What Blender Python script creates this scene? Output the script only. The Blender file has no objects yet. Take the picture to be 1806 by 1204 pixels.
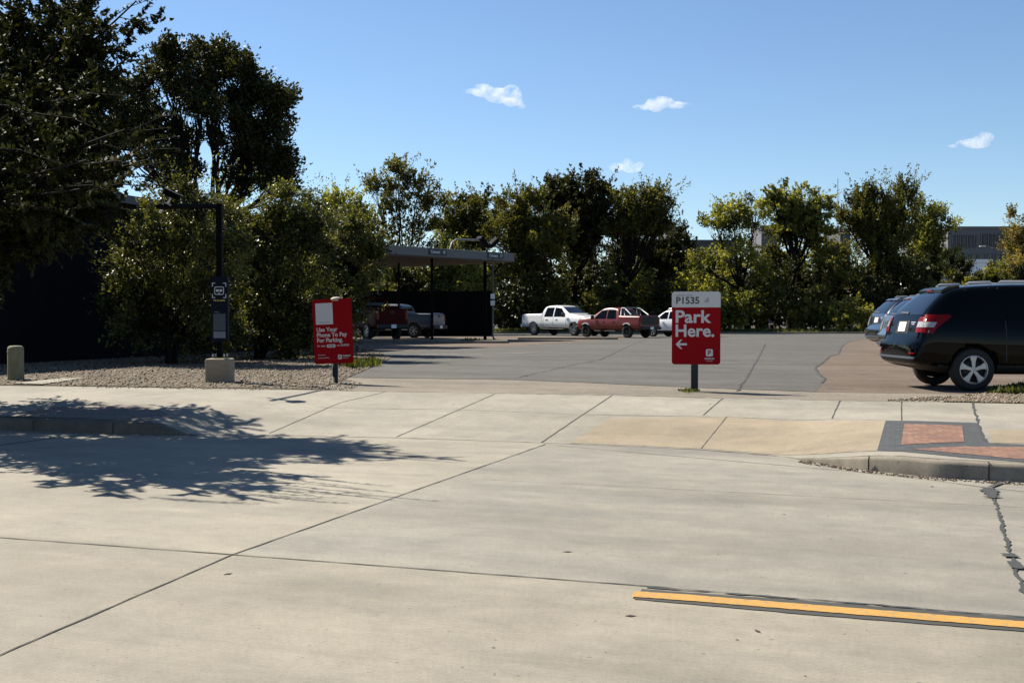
import bpy, bmesh, math, random
import numpy as np
from mathutils import Vector, Matrix
from mathutils.bvhtree import BVHTree
random.seed(7); RNG = np.random.default_rng(7)
sc = bpy.context.scene
COL = sc.collection
R_ = math.radians

# ------------------------------------------------------------------ camera
F_PX = 1950.0; W_PX = 1806.0; H_PX = 1204.0
CAM_H = 1.5; YAW = R_(19.4); PITCH = math.atan(42.0 / F_PX)
FWD = Vector((-math.sin(YAW), math.cos(YAW), 0)); RGT = Vector((math.cos(YAW), math.sin(YAW), 0)); UPZ = Vector((0, 0, 1))
CF = FWD * math.cos(PITCH) - UPZ * math.sin(PITCH); CU = FWD * math.sin(PITCH) + UPZ * math.cos(PITCH)
cam = bpy.data.cameras.new('camera'); camo = bpy.data.objects.new('camera', cam); COL.objects.link(camo)
cam.sensor_width = 36.0; cam.lens = 36.0 * F_PX / W_PX; cam.clip_end = 6000; cam.clip_start = 0.1
camo.location = (0, 0, CAM_H); camo.rotation_euler = (math.pi / 2 - PITCH, 0, YAW)
sc.camera = camo

# ------------------------------------------------------------------ light
SUN_H = Vector((-0.935, 0.35, 0)).normalized(); SUN_EL = R_(46)
world = bpy.data.worlds.new('World'); sc.world = world; world.use_nodes = True
wn = world.node_tree.nodes; wl = world.node_tree.links
sky = wn.new('ShaderNodeTexSky'); sky.sky_type = 'NISHITA'; sky.sun_disc = False
sky.sun_elevation = SUN_EL; sky.sun_rotation = math.atan2(SUN_H.x, SUN_H.y)
sky.altitude = 200; sky.air_density = 1.0; sky.dust_density = 0.0; sky.ozone_density = 3.0
tint = wn.new('ShaderNodeMix'); tint.data_type = 'RGBA'; tint.blend_type = 'MULTIPLY'; tint.inputs[0].default_value = 1; tint.inputs[7].default_value = (.90, .95, 1.0, 1)
wl.new(sky.outputs[0], tint.inputs[6]); wl.new(tint.outputs[2], wn['Background'].inputs[0]); wn['Background'].inputs[1].default_value = 0.062
sun = bpy.data.lights.new('sun', 'SUN'); suno = bpy.data.objects.new('sun', sun); COL.objects.link(suno)
sun.energy = 5.0; sun.angle = R_(0.55); sun.color = (1.0, 0.925, 0.79)
sd = -(SUN_H * math.cos(SUN_EL) + UPZ * math.sin(SUN_EL))
suno.rotation_euler = sd.to_track_quat('-Z', 'Y').to_euler()
suno.location = (-20, 20, 40)
sc.view_settings.view_transform = 'Standard'; sc.view_settings.look = 'None'
sc.view_settings.gamma = 1; sc.view_settings.exposure = 1.1
sc.cycles.volume_bounces = 8; sc.cycles.transparent_max_bounces = 16

# ------------------------------------------------------------------ mapping
def cw(xc, d, z=0.0):                      # camera-frame ground coords to world
    v = RGT * xc + FWD * d; return Vector((v.x, v.y, z))
def camd(x, y):
    v = Vector((x, y, 0)); return v.dot(RGT), v.dot(FWD)
def zlot(x, y): return 0.345 - 0.001 * (camd(x, y)[1] - 16)
def ray(px, py):
    return CF + RGT * ((px - W_PX / 2) / F_PX) - CU * ((py - H_PX / 2) / F_PX)
def P(px, py, d):                          # point seen at a pixel, d metres ahead
    v = ray(px, py); return Vector((0, 0, CAM_H)) + v * (d / v.dot(FWD))
def PZ(px, py, z):
    v = ray(px, py); return Vector((0, 0, CAM_H)) + v * ((z - CAM_H) / v.z)
def interp(t, xs, ys): return float(np.interp(t, xs, ys))
KB = [PZ(*p, 0.0) for p in [(0, 757.5), (177, 764), (337, 768.5), (500, 766), (700, 771), (963, 780), (1237, 792), (1370, 803), (1411, 811), (1527, 829), (1653, 842), (1806, 850)]]
KX = [-60.0] + [p.x for p in KB] + [60.0]
KY = [KB[0].y - 0.2] + [p.y for p in KB] + [KB[-1].y]
_bp = [(0, 680), (146, 682), (443, 686.5), (531, 688), (800, 692), (1080, 697), (1280, 702), (1590, 708), (1806, 712)]
def on_lot(px, py):
    z = 0.34
    for _ in range(6):
        p = PZ(px, py, z); z = zlot(p.x, p.y)
    return PZ(px, py, z)
BB = [on_lot(*p) for p in _bp]
BX = [-60.0] + [p.x for p in BB] + [60.0]; BY = [BB[0].y] + [p.y for p in BB] + [BB[-1].y + .3]
XLT = (KB[2].x - 0.75, KB[2].x + 0.15); XRT = (KB[7].x, KB[10].x - 0.25)
def yk(x): return interp(x, KX, KY)
def yb(x): return interp(x, BX, BY)
def zk(x):
    if x < XLT[1]:
        t = min(1, max(0, (XLT[1] - x) / (XLT[1] - XLT[0])))
    else:
        t = min(1, max(0, (x - XRT[0]) / (XRT[1] - XRT[0])))
    t = t * t * (3 - 2 * t); return 0.155 * t
def surf(x, y):
    a, b = yk(x), yb(x)
    if y <= a: return 0.0
    if y >= b: return zlot(x, y)
    k = zk(x); s = min(1.0, k / 0.155)
    t = (y - a) / (b - a)
    return k + (zlot(x, b) - k) * t
def G(px, py):                             # ground point seen at a pixel
    v = ray(px, py); o = Vector((0, 0, CAM_H)); s0 = 1.0; prev = s0; s = s0
    while s < 300:
        p = o + v * s
        if p.z <= surf(p.x, p.y):
            lo, hi = prev, s
            for _ in range(30):
                m = (lo + hi) / 2; q = o + v * m
                if q.z <= surf(q.x, q.y): hi = m
                else: lo = m
            return o + v * hi
        prev = s; s += 0.1
    return o + v * s

# ------------------------------------------------------------------ object helpers
def tag(o, label=None, cat=None, group=None, kind=None):
    if label: o['label'] = label
    if cat: o['category'] = cat
    if group: o['group'] = group
    if kind: o['kind'] = kind
    return o
def link(name, me, parent=None):
    o = bpy.data.objects.new(name, me); COL.objects.link(o)
    if parent is not None: o.parent = parent
    return o
def empty(name, loc, rz=0.0):
    o = bpy.data.objects.new(name, None); COL.objects.link(o); o.location = loc; o.rotation_euler = (0, 0, rz)
    o.empty_display_size = 0.2; return o
def from_bm(name, bm, mat, parent=None, smooth=False):
    me = bpy.data.meshes.new(name); bm.normal_update(); bm.to_mesh(me); bm.free()
    if mat: me.materials.append(mat)
    if smooth:
        for p in me.polygons: p.use_smooth = True
    return link(name, me, parent)
def from_np(name, V, Fq, mat, parent=None, attr=None):
    me = bpy.data.meshes.new(name); n = len(Fq); k = Fq.shape[1]
    me.vertices.add(len(V)); me.vertices.foreach_set('co', np.asarray(V, np.float32).ravel())
    me.loops.add(n * k); me.loops.foreach_set('vertex_index', Fq.astype(np.int32).ravel())
    me.polygons.add(n); me.polygons.foreach_set('loop_start', np.arange(0, n * k, k, dtype=np.int32))
    if attr is not None:
        a = me.attributes.new('tone', 'FLOAT', 'POINT'); a.data.foreach_set('value', np.asarray(attr, np.float32))
    me.update(calc_edges=True)
    if mat: me.materials.append(mat)
    return link(name, me, parent)
def box(bm, c, s, rot=None, bevel=0.0):
    r = bmesh.ops.create_cube(bm, size=1.0); vs = r['verts']
    bmesh.ops.scale(bm, vec=s, verts=vs)
    if bevel > 0:
        es = list({e for v in vs for e in v.link_edges})
        rb = bmesh.ops.bevel(bm, geom=es, offset=bevel, segments=2, affect='EDGES', profile=0.5)
        vs = list({v for f in rb['faces'] for v in f.verts} | {v for v in vs if v.is_valid})
    if rot is not None: bmesh.ops.rotate(bm, cent=(0, 0, 0), matrix=rot, verts=vs)
    bmesh.ops.translate(bm, vec=c, verts=vs); return vs
def tube(bm, pts, rad, n=8, caps=True):
    pts = [Vector(p) for p in pts]
    if not hasattr(rad, '__len__'): rad = [rad] * len(pts)
    rings = []
    up = Vector((0.13, 0.21, 0.97)).normalized()
    for i, p in enumerate(pts):
        t = (pts[min(i + 1, len(pts) - 1)] - pts[max(i - 1, 0)]).normalized()
        a = t.cross(up)
        if a.length < 1e-3: a = t.cross(Vector((1, 0, 0)))
        a.normalize(); b = t.cross(a)
        rings.append([bm.verts.new(p + (a * math.cos(2 * math.pi * j / n) + b * math.sin(2 * math.pi * j / n)) * rad[i]) for j in range(n)])
    for i in range(len(rings) - 1):
        for j in range(n):
            bm.faces.new((rings[i][j], rings[i][(j + 1) % n], rings[i + 1][(j + 1) % n], rings[i + 1][j]))
    if caps:
        bm.faces.new(rings[0]); bm.faces.new(list(reversed(rings[-1])))
def lathe(bm, prof, n=32, axis='z'):
    rings = []
    for (r, h) in prof:
        ring = []
        for j in range(n):
            a = 2 * math.pi * j / n
            c, s = r * math.cos(a), r * math.sin(a)
            ring.append(bm.verts.new((c, s, h) if axis == 'z' else (c, h, s)))
        rings.append(ring)
    for i in range(len(rings) - 1):
        for j in range(n):
            bm.faces.new((rings[i][j], rings[i][(j + 1) % n], rings[i + 1][(j + 1) % n], rings[i + 1][j]))
    return rings
def prism(bm, poly, y0, y1):               # polygon in x,z extruded along y
    a = [bm.verts.new((p[0], y0, p[1])) for p in poly]; b = [bm.verts.new((p[0], y1, p[1])) for p in poly]
    bm.faces.new(a); bm.faces.new(list(reversed(b))); n = len(poly)
    for i in range(n): bm.faces.new((a[i], b[i], b[(i + 1) % n], a[(i + 1) % n]))
def round_rect(w, h, r, cx=0, cz=0, n=6):
    pts = []
    for (sx, sz, a0) in ((1, -1, -90), (1, 1, 0), (-1, 1, 90), (-1, -1, 180)):
        for i in range(n + 1):
            a = R_(a0 + 90 * i / n)
            pts.append((cx + sx * (w / 2 - r) + r * math.cos(a), cz + sz * (h / 2 - r) + r * math.sin(a)))
    return pts

# ------------------------------------------------------------------ materials
def mat(name, col=(.5, .5, .5), rough=.6, metal=0., coat=0., spec=.5):
    m = bpy.data.materials.new(name); m.use_nodes = True; b = m.node_tree.nodes['Principled BSDF']
    b.inputs['Base Color'].default_value = (*col, 1); b.inputs['Roughness'].default_value = rough
    b.inputs['Metallic'].default_value = metal; b.inputs['Coat Weight'].default_value = coat
    b.inputs['Specular IOR Level'].default_value = spec
    return m
class NT:
    def __init__(s, m): s.m = m; s.t = m.node_tree; s.n = s.t.nodes; s.l = s.t.links; s.b = s.n.get('Principled BSDF')
    def geo(s):
        g = s.n.new('ShaderNodeNewGeometry'); return g.outputs['Position']
    def obj(s):
        g = s.n.new('ShaderNodeTexCoord'); return g.outputs['Object']
    def map(s, v, scale=(1, 1, 1), rot=(0, 0, 0)):
        q = s.n.new('ShaderNodeMapping'); q.inputs['Scale'].default_value = scale; q.inputs['Rotation'].default_value = rot
        s.l.new(v, q.inputs[0]); return q.outputs[0]
    def noise(s, v, scale, detail=4, rough=.55):
        q = s.n.new('ShaderNodeTexNoise'); q.inputs['Scale'].default_value = scale; q.inputs['Detail'].default_value = detail
        q.inputs['Roughness'].default_value = rough; s.l.new(v, q.inputs['Vector']); return q.outputs['Fac']
    def vor(s, v, scale, out='Color', feature='F1'):
        q = s.n.new('ShaderNodeTexVoronoi'); q.feature = feature; q.inputs['Scale'].default_value = scale; s.l.new(v, q.inputs['Vector']); return q.outputs[out]
    def ramp(s, v, stops):
        q = s.n.new('ShaderNodeValToRGB'); e = q.color_ramp.elements
        while len(e) < len(stops): e.new(0.5)
        for i, (p, c) in enumerate(stops):
            e[i].position = p; e[i].color = (*c, 1) if hasattr(c, '__len__') else (c, c, c, 1)
        s.l.new(v, q.inputs[0]); return q.outputs[0]
    def mix(s, f, a, b, mode='MIX'):
        q = s.n.new('ShaderNodeMix'); q.data_type = 'RGBA'; q.blend_type = mode
        for inp, val in ((q.inputs[0], f), (q.inputs[6], a), (q.inputs[7], b)):
            if isinstance(val, (int, float)): inp.default_value = val
            elif isinstance(val, tuple): inp.default_value = (*val, 1)
            else: s.l.new(val, inp)
        return q.outputs[2]
    def bump(s, h, strength=.3, dist=.01):
        q = s.n.new('ShaderNodeBump'); q.inputs['Strength'].default_value = strength; q.inputs['Distance'].default_value = dist
        s.l.new(h, q.inputs['Height']); s.l.new(q.outputs[0], s.b.inputs['Normal'])
    def col(s, c): s.l.new(c, s.b.inputs['Base Color'])

def concrete(name, base, warm, dark, streak=(.25, 2.2, 1), spk=.5):
    m = mat(name, base, .85, spec=.3); t = NT(m); g = t.geo()
    big = t.ramp(t.noise(g, .35, 8, .68), [(.36, 0.0), (.64, 1.0)])
    c = t.mix(big, base, warm)
    st = t.ramp(t.noise(t.map(g, streak), 1.0, 9, .72), [(.42, 0.0), (.66, 1.0)])
    c = t.mix(t.mix(1.0, st, (.75, .75, .75), 'MULTIPLY'), c, dark)
    tyre = t.ramp(t.noise(t.map(g, (.12, 1.7, 1)), 1.0, 9, .78), [(.48, 1.0), (.70, .82)])
    c = t.mix(.9, c, tyre, 'MULTIPLY')
    mid = t.ramp(t.noise(g, 2.6, 12, .82), [(.34, .78), (.66, 1.12)])
    c = t.mix(.85, c, mid, 'MULTIPLY')
    grit_ = t.ramp(t.noise(g, 42, 5, .85), [(.32, .72), (.5, 1.0), (.68, 1.16)])
    c = t.mix(.7, c, grit_, 'MULTIPLY')
    speck = t.ramp(t.noise(g, 19, 2, .5), [(.715, 1.0), (.735, .5)])
    c = t.mix(.8, c, speck, 'MULTIPLY')
    fine = t.ramp(t.noise(g, 160, 3, .8), [(.3, .70), (.7, 1.25)])
    c = t.mix(spk, c, fine, 'MULTIPLY')
    spots = t.ramp(t.noise(g, 7, 3, .55), [(.70, 1.0), (.735, .62)])
    c = t.mix(.5, c, spots, 'MULTIPLY')
    wash = t.ramp(t.noise(t.map(g, (.22, .5, 1)), 1.0, 3, .5), [(.42, 1.06), (.62, .86)])
    c = t.mix(.9, c, wash, 'MULTIPLY')
    drip = t.ramp(t.noise(g, 1.7, 2, .4), [(.74, 1.0), (.80, .72)])
    c = t.mix(.7, c, drip, 'MULTIPLY')
    if name == 'road_concrete':                # each cast slab cured to its own shade
        sx = t.n.new('ShaderNodeSeparateXYZ'); t.l.new(g, sx.inputs[0])
        def gt(o, v):
            q = t.n.new('ShaderNodeMath'); q.operation = 'GREATER_THAN'; t.l.new(o, q.inputs[0]); q.inputs[1].default_value = v; return q.outputs[0]
        fx, fy = gt(sx.outputs['X'], -4.0), gt(sx.outputs['Y'], 6.03)
        c = t.mix(1.0, c, t.mix(fy, (1.0, .975, .93), t.mix(fx, (1.08, 1.06, 1.01), (.93, .935, .94))), 'MULTIPLY')
    t.col(c); t.bump(t.noise(g, 90, 4, .7), .25, .004); return m
M = {}
M['road'] = concrete('road_concrete', (.232, .214, .178), (.256, .236, .196), (.174, .165, .146), (.5, 1.5, 1), .7)
M['walk'] = concrete('pavement_concrete', (.250, .230, .190), (.280, .256, .212), (.195, .184, .156), (.6, .6, 1))
M['walk_yellow'] = concrete('yellowed_concrete', (.262, .217, .150), (.288, .236, .164), (.225, .19, .14), (.6, .9, 1))
M['kerb'] = concrete('kerb_concrete', (.20, .175, .135), (.23, .20, .16), (.12, .105, .085), (3, 3, 1), .8)
def grit(name, a, b, c3, sc1=120, rough=.95):
    m = mat(name, a, rough, spec=.25); t = NT(m); g = t.geo()
    big = t.ramp(t.noise(t.map(g, (.5, 1.4, 1), (0, 0, YAW)), .5, 9, .72), [(.38, 0.0), (.62, 1.0)])
    c = t.mix(big, tuple(x * .88 for x in a), b)
    mid = t.ramp(t.noise(g, 2.2, 6, .7), [(.3, .82), (.7, 1.16)]); c = t.mix(.8, c, mid, 'MULTIPLY')
    v = t.vor(g, sc1, 'Color'); sp = t.ramp(v, [(.2, .6), (.8, 1.35)]); c = t.mix(.7, c, sp, 'MULTIPLY')
    sp2 = t.ramp(t.noise(g, 26, 3, .6), [(.62, 0.0), (.72, 1.0)]); c = t.mix(sp2, c, c3)
    t.col(c); t.bump(t.noise(g, 130, 3, .7), .5, .006); return m
M['asphalt'] = grit('worn_asphalt', (.074, .071, .065), (.094, .090, .083), (.106, .101, .093), 150)
M['asphalt_old'] = grit('old_brown_asphalt', (.100, .073, .055), (.130, .102, .079), (.18, .158, .13), 55)
M['aggregate'] = grit('exposed_aggregate', (.155, .136, .110), (.19, .165, .132), (.22, .20, .165), 60)
M['gravel'] = grit('gravel_bed', (.10, .080, .055), (.125, .100, .070), (.17, .145, .11), 26)
M['soil'] = grit('soil', (.05, .042, .03), (.06, .05, .036), (.08, .07, .05), 20)
M['joint'] = mat('joint_filler', (.03, .028, .024), .9)
M['tar'] = mat('crack_tar', (.032, .034, .032), .8)
M['black_paint'] = mat('black_road_paint', (.035, .035, .030), .8)
def wornpaint(name, c, under, amt):
    m = mat(name, c, .7); t = NT(m); g = t.geo()
    w = t.ramp(t.noise(g, 22, 9, .82), [(amt, 1.0), (amt + .09, 0.0)])
    k = t.mix(t.ramp(t.noise(g, 3, 4), [(.3, 0.0), (.7, 1.0)]), c, tuple(x * .88 for x in c)); t.col(t.mix(w, k, under)); return m
M['yellow'] = wornpaint('yellow_road_paint', (.40, .22, .042), (.17, .15, .115), .37)
M['white_line'] = wornpaint('white_road_paint', (.24, .225, .20), (.11, .095, .08), .42)
M['black'] = mat('black_metal', (.003, .003, .0035), .7, spec=.06)
M['post_black'] = mat('black_post', (.012, .012, .012), .7)
M['navy'] = mat('navy_panel', (.005, .008, .018), .6, spec=.1)
M['navy2'] = mat('slate_panel', (.035, .044, .07), .5)
M['sign_red'] = mat('sign_red', (.24, .001, .005), .7, spec=.12)
M['sign_white'] = mat('sign_white', (.50, .50, .50), .5)
M['sign_ink'] = mat('sign_dark_ink', (.045, .045, .045), .6)
M['sign_grey'] = mat('sign_grey_ink', (.25, .26, .27), .6)
M['sign_gold'] = mat('sign_gold_ink', (.55, .47, .12), .6)
M['alu'] = mat('sign_edge_aluminium', (.5, .5, .5), .4, .6)
M['qr_grey'] = mat('sign_card', (.50, .51, .53), .5)
def brick(name, c1, c2, mortar, scale, rot):
    m = mat(name, c1, .9); t = NT(m); g = t.geo(); q = t.n.new('ShaderNodeTexBrick')
    q.inputs['Scale'].default_value = scale; q.inputs['Mortar Size'].default_value = .03
    q.inputs['Color1'].default_value = (*c1, 1); q.inputs['Color2'].default_value = (*c2, 1); q.inputs['Mortar'].default_value = (*mortar, 1)
    q.inputs['Bias'].default_value = -.1
    t.l.new(t.map(g, (1, 1, 1), (0, 0, rot)), q.inputs['Vector'])
    c = t.mix(t.ramp(t.vor(t.map(g, (5, 10, 1), (0, 0, rot)), 1.0), [(.25, 0.0), (.9, .75)]), q.outputs[0], tuple(x * .45 + .03 for x in c1)); c = t.mix(.9, c, t.ramp(t.noise(g, 14, 6, .75), [(.3, .55), (.7, 1.35)]), 'MULTIPLY'); t.col(c); t.bump(q.outputs[1], -.4, .004); return m
M['brick'] = brick('red_paving_brick', (.20, .078, .042), (.27, .145, .095), (.10, .085, .07), 4.6, R_(45))
M['brick3'] = brick('brown_paving_brick', (.15, .12, .095), (.19, .16, .13), (.11, .10, .085), 4.6, 0)
M['brick2'] = brick('dark_paving_brick', (.035, .040, .046), (.052, .060, .068), (.03, .03, .03), 4.6, 0)

# leaves
def leafmat(name, dark, light, trans=.35, rough=.55, spec=.2):
    m = bpy.data.materials.new(name); m.use_nodes = True; t = NT(m); t.n.remove(t.b)
    a = t.n.new('ShaderNodeAttribute'); a.attribute_name = 'tone'
    c = t.mix(a.outputs['Fac'], dark, light)
    d = t.n.new('ShaderNodeBsdfPrincipled'); d.inputs['Roughness'].default_value = rough; d.inputs['Specular IOR Level'].default_value = spec; t.l.new(c, d.inputs['Base Color'])
    tr = t.n.new('ShaderNodeBsdfTranslucent'); c2 = t.mix(1.0, c, (2.0, 1.9, .6), 'MULTIPLY'); t.l.new(c2, tr.inputs[0])
    mx = t.n.new('ShaderNodeMixShader'); mx.inputs[0].default_value = trans
    t.l.new(d.outputs[0], mx.inputs[1]); t.l.new(tr.outputs[0], mx.inputs[2]); t.l.new(mx.outputs[0], t.n['Material Output'].inputs[0]); return m
M['leaf_dark'] = leafmat('dark_green_leaves', (.006, .008, .003), (.050, .054, .015), .22)
M['leaf_mid'] = leafmat('green_leaves', (.010, .013, .004), (.135, .132, .036), .34)
M['leaf_light'] = leafmat('light_green_leaves', (.018, .023, .007), (.26, .262, .072), .40)
M['leaf_yellow'] = leafmat('yellowing_leaves', (.03, .03, .010), (.27, .21, .08), .36)
M['leaf_shrub'] = leafmat('serviceberry_leaves', (.006, .009, .003), (.165, .172, .056), .26, .42)
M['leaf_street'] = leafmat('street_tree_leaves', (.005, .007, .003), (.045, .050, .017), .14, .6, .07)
M['bark'] = mat('bark', (.012, .010, .008), .95, spec=.1)
M['grass'] = leafmat('grass_blades', (.028, .036, .010), (.10, .11, .034), .3)

# ------------------------------------------------------------------ ground
def grid_mesh(name, xs, rows, mt):         # rows: list of functions x -> (y, z)
    V = []; Fc = []
    for x in xs:
        for f in rows:
            y, z = f(x); V.append((x, y, z))
    m = len(rows)
    for i in range(len(xs) - 1):
        for j in range(m - 1):
            a = i * m + j; Fc.append((a, a + m, a + m + 1, a + 1))
    return from_np(name, np.array(V), np.array(Fc), mt)
XS = np.concatenate([np.linspace(-60, -16, 12), np.arange(-15, 8, .2), np.linspace(8, 60, 12)])
def lerp(a, b, t): return a + (b - a) * t
# far ground
bm = bmesh.new(); s = 4000
bm.faces.new([bm.verts.new(v) for v in ((-s, -s, -.06), (s, -s, -.06), (s, s, -.06), (-s, s, -.06))])
tag(from_bm('ground', bm, M['soil']), kind='structure')
tag(grid_mesh('road', XS, [lambda x: (-40, 0.0), lambda x: (yk(x) + .01, 0.0)], M['road']), kind='structure')
KW = .15
def prow(t):
    def f(x):
        k = min(1, zk(x) / .155); a = yk(x) + KW * k; b = yb(x)
        y = lerp(a, b, t); return (y, surf(x, y) if y > yk(x) else 0.0)
    return f
tag(grid_mesh('pavement', XS, [prow(t) for t in np.linspace(0, 1, 9)], M['walk']), kind='structure')
def lrow(t):
    def f(x):
        y = lerp(yb(x), 95 + .35 * x, t); return (y, zlot(x, y))
    return f
tag(grid_mesh('lot_ground', XS, [lrow(t) for t in (0, .02, .1, .3, .6, 1)], M['aggregate']), kind='structure')
def kerb(x0, x1, nm, mk='kerb'):
    xs = [x for x in np.arange(x0, x1 + .01, .1)]
    def rr(dy, fz):
        def f(x):
            k = min(1, zk(x) / .155); return (yk(x) + dy * k, fz(zk(x)))
        return f
    rows = [rr(-.012, lambda k: -.01), rr(0, lambda k: k * .8), rr(.012, lambda k: k * .95), rr(.035, lambda k: k + .003 * min(1, k * 10)), rr(KW, lambda k: k + .003 * min(1, k * 10)), rr(KW + .004, lambda k: k - .02)]
    return tag(grid_mesh(nm, xs, rows, M[mk]), kind='structure')
kerb(XRT[0], 14, 'kerb'); M['kerb_shaded'] = concrete('shaded_kerb_concrete', (.13, .115, .09), (.15, .13, .105), (.08, .07, .055), (3, 3, 1), .8)  # left kerb: its shade is put into a darker concrete colour
kerb(-30, XLT[1], 'kerb', 'kerb_shaded')

def conform(name, pts, mt, off, maxe=.4, kind='structure'):
    """sheet over the ground from world x,y outline"""
    bm = bmesh.new(); vs = [bm.verts.new((p[0], p[1], 0)) for p in pts]; bm.faces.new(vs)
    bmesh.ops.triangulate(bm, faces=bm.faces[:])
    for _ in range(6):
        es = [e for e in bm.edges if e.calc_length() > maxe]
        if not es: break
        bmesh.ops.subdivide_edges(bm, edges=es, cuts=1); bmesh.ops.triangulate(bm, faces=bm.faces[:])
    for v in bm.verts: v.co.z = surf(v.co.x, v.co.y) + off
    bmesh.ops.recalc_face_normals(bm, faces=bm.faces[:])
    if sum(f.normal.z for f in bm.faces) < 0: bmesh.ops.reverse_faces(bm, faces=bm.faces[:])
    o = from_bm(name, bm, mt); return tag(o, kind=kind)
def pix(pts, jag=0.0, seg=None):
    out = [G(*p) for p in pts]
    if seg:
        o2 = []
        for i in range(len(out)):
            a, b = out[i], out[(i + 1) % len(out)]; n = max(1, int((b - a).length / seg))
            for k in range(n):
                q = a.lerp(b, k / n); q.x += random.uniform(-jag, jag) * (k > 0); q.y += random.uniform(-jag, jag) * (k > 0); o2.append(q)
        out = o2
    return [(p.x, p.y) for p in out]
def strip(bm, pts, w, off=.004, seg=.12, wj=.3, jit=0.003):
    pl = []
    for i in range(len(pts) - 1):
        a, b = Vector(pts[i]), Vector(pts[i + 1]); n = max(1, int((b - a).length / seg))
        for k in range(n): pl.append(a.lerp(b, k / n))
    pl.append(Vector(pts[-1])); L = []
    for i, p in enumerate(pl):
        t = (pl[min(i + 1, len(pl) - 1)] - pl[max(0, i - 1)]); t.z = 0; t.normalize(); nrm = Vector((-t.y, t.x, 0))
        ww = w * .5 * (1 + random.uniform(-wj, wj)); c = p + nrm * random.uniform(-jit, jit)
        a = c + nrm * ww; b = c - nrm * ww
        L.append([bm.verts.new((q.x, q.y, surf(q.x, q.y) + off)) for q in (a, b)])
    for i in range(len(L) - 1): bm.faces.new((L[i][1], L[i + 1][1], L[i + 1][0], L[i][0]))
def line(bm, pxs, w, **k): strip(bm, [G(*p) for p in pxs], w, **k)

bm = bmesh.new()
for px, py in ((1744, 838), (1532, 818), (60, 755), (200, 758)):
    x = G(px, py).x; k = zk(x)
    for (y0, y1, z0, z1) in ((yk(x) - .016, yk(x) - .013, 0, k * .95), (yk(x) + .01, yk(x) + KW, k + .004, k + .006)): 
        if k > .02: box(bm, (x, (y0 + y1) / 2, (z0 + z1) / 2), (.014, y1 - y0, z1 - z0))
tag(from_bm('kerb_joints', bm, M['tar']), kind='structure')
# coloured apron slabs
conform('yellowed_pavement', pix([(1075, 738), (1283, 735.5), (1562, 741.5), (1547, 795), (1380, 802), (1238, 791), (1005, 781)]), M['walk_yellow'], .003)
conform('yellowed_pavement', pix([(1745, 757), (1900, 760), (1900, 784), (1752, 781)]), M['walk_yellow'], .003)
# brick paving, right
conform('dark_brick_paving', pix([(1562, 742), (1724, 746), (1739, 781), (1806, 784), (1900, 787), (1900, 822), (1806, 815), (1700, 807), (1547, 795)]), M['brick2'], .004)
conform('red_brick_paving', pix([(1595, 748), (1697, 751), (1701, 780), (1589, 785)]), M['brick'], .008)
conform('red_brick_paving', pix([(1606, 792.5), (1700, 788), (1806, 789), (1900, 791), (1900, 820), (1806, 811), (1700, 801)]), M['brick'], .008)
# brick paving, left (in shade)
conform('dark_brick_paving', pix([(-300, 733), (-60, 733), (20, 733), (80, 718), (262, 713), (305, 737), (250, 740)]), M['brick3'], .004)
# asphalt lot
far = lambda px, d: (cw((px - 903) / F_PX * d, d).x, cw((px - 903) / F_PX * d, d).y)
A_front = [(1438, 691), (1185, 682), (1032, 674.6), (899, 669.6), (600, 665.6)]
jagR = [(1450, 676), (1456, 668), (1444, 660), (1438, 649), (1456, 636), (1462, 629), (1480, 624), (1484, 612), (1496, 603), (1520, 598)]
conform('parking_lot', pix(A_front) + [far(560, 40), far(480, 84), far(2300, 84), far(1700, 62)] + pix(list(reversed(jagR))), M['asphalt'], .004, 3.0)
conform('old_parking_lot', pix([(1438, 691.5)] + jagR) + [far(1720, 60), far(2300, 60), far(2400, 20)] + pix([(1806, 696)]), M['asphalt_old'], .002, 2.0)
conform('old_parking_lot', pix([(640, 622), (900, 611), (1100, 597.5), (1120, 593), (700, 593), (500, 603)]), M['asphalt_old'], .008, 2.0)
# gravel beds
GL = pix([(-420, 676), (-200, 679), (0, 679), (146, 681), (443, 685), (560, 687), (600, 672), (640, 655), (690, 632), (650, 612), (560, 606)]) + [far(300, 34), far(0, 27.2), far(-600, 24)]
conform('gravel', GL, M['gravel'], .012, 1.0)
GR = pix([(1660, 709), (1690, 703), (1720, 699), (1700, 697), (1806, 691), (2000, 690), (2100, 716), (1806, 711.5)])
conform('gravel', GR, M['gravel'], .012, .6)
conform('path', pix([(20, 678.5), (110, 669.5), (150, 668.5), (75, 680)]), M['walk'], .03, .6)

# joints
bm = bmesh.new()
line(bm, [(-200, 1240), (0, 1155), (410, 978), (963, 783)], .013)
line(bm, [(-60, 946), (0, 948), (410, 978), (1120, 1032)], .013)
line(bm, [(850, 845), (1350, 871), (1806, 895)], .006, wj=.6)
line(bm, [(1120, 1032), (1500, 1063), (1806, 1088)], .012, wj=.8, jit=.006)
line(bm, [(380, 767), (500, 768), (700, 772), (963, 781), (1237, 793), (1370, 804)], .022, wj=.5)
line(bm, [(985, 786), (1350, 818), (1501, 831), (1653, 848), (1744, 860.5), (1830, 869)], .012)
line(bm, [(-30, 795), (150, 786), (340, 770)], .012, wj=.6)
line(bm, [(700, 770), (872, 695)], .013); line(bm, [(955, 780), (1022, 735), (1080, 697)], .016)
line(bm, [(475, 764), (600, 710), (680, 691)], .013)
line(bm, [(1240, 732), (1275, 702)], .013); line(bm, [(1237, 791), (1282, 735)], .013)
line(bm, [(1467, 738), (1482, 706)], .014); line(bm, [(1590, 741), (1590, 708)], .012)
line(bm, [(555, 718), (800, 722), (1022, 731), (1282, 735.5), (1470, 739.5), (1562, 741.5), (1724, 746)], .010, wj=.5)
line(bm, [(200, 702), (330, 690)], .008)
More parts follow.
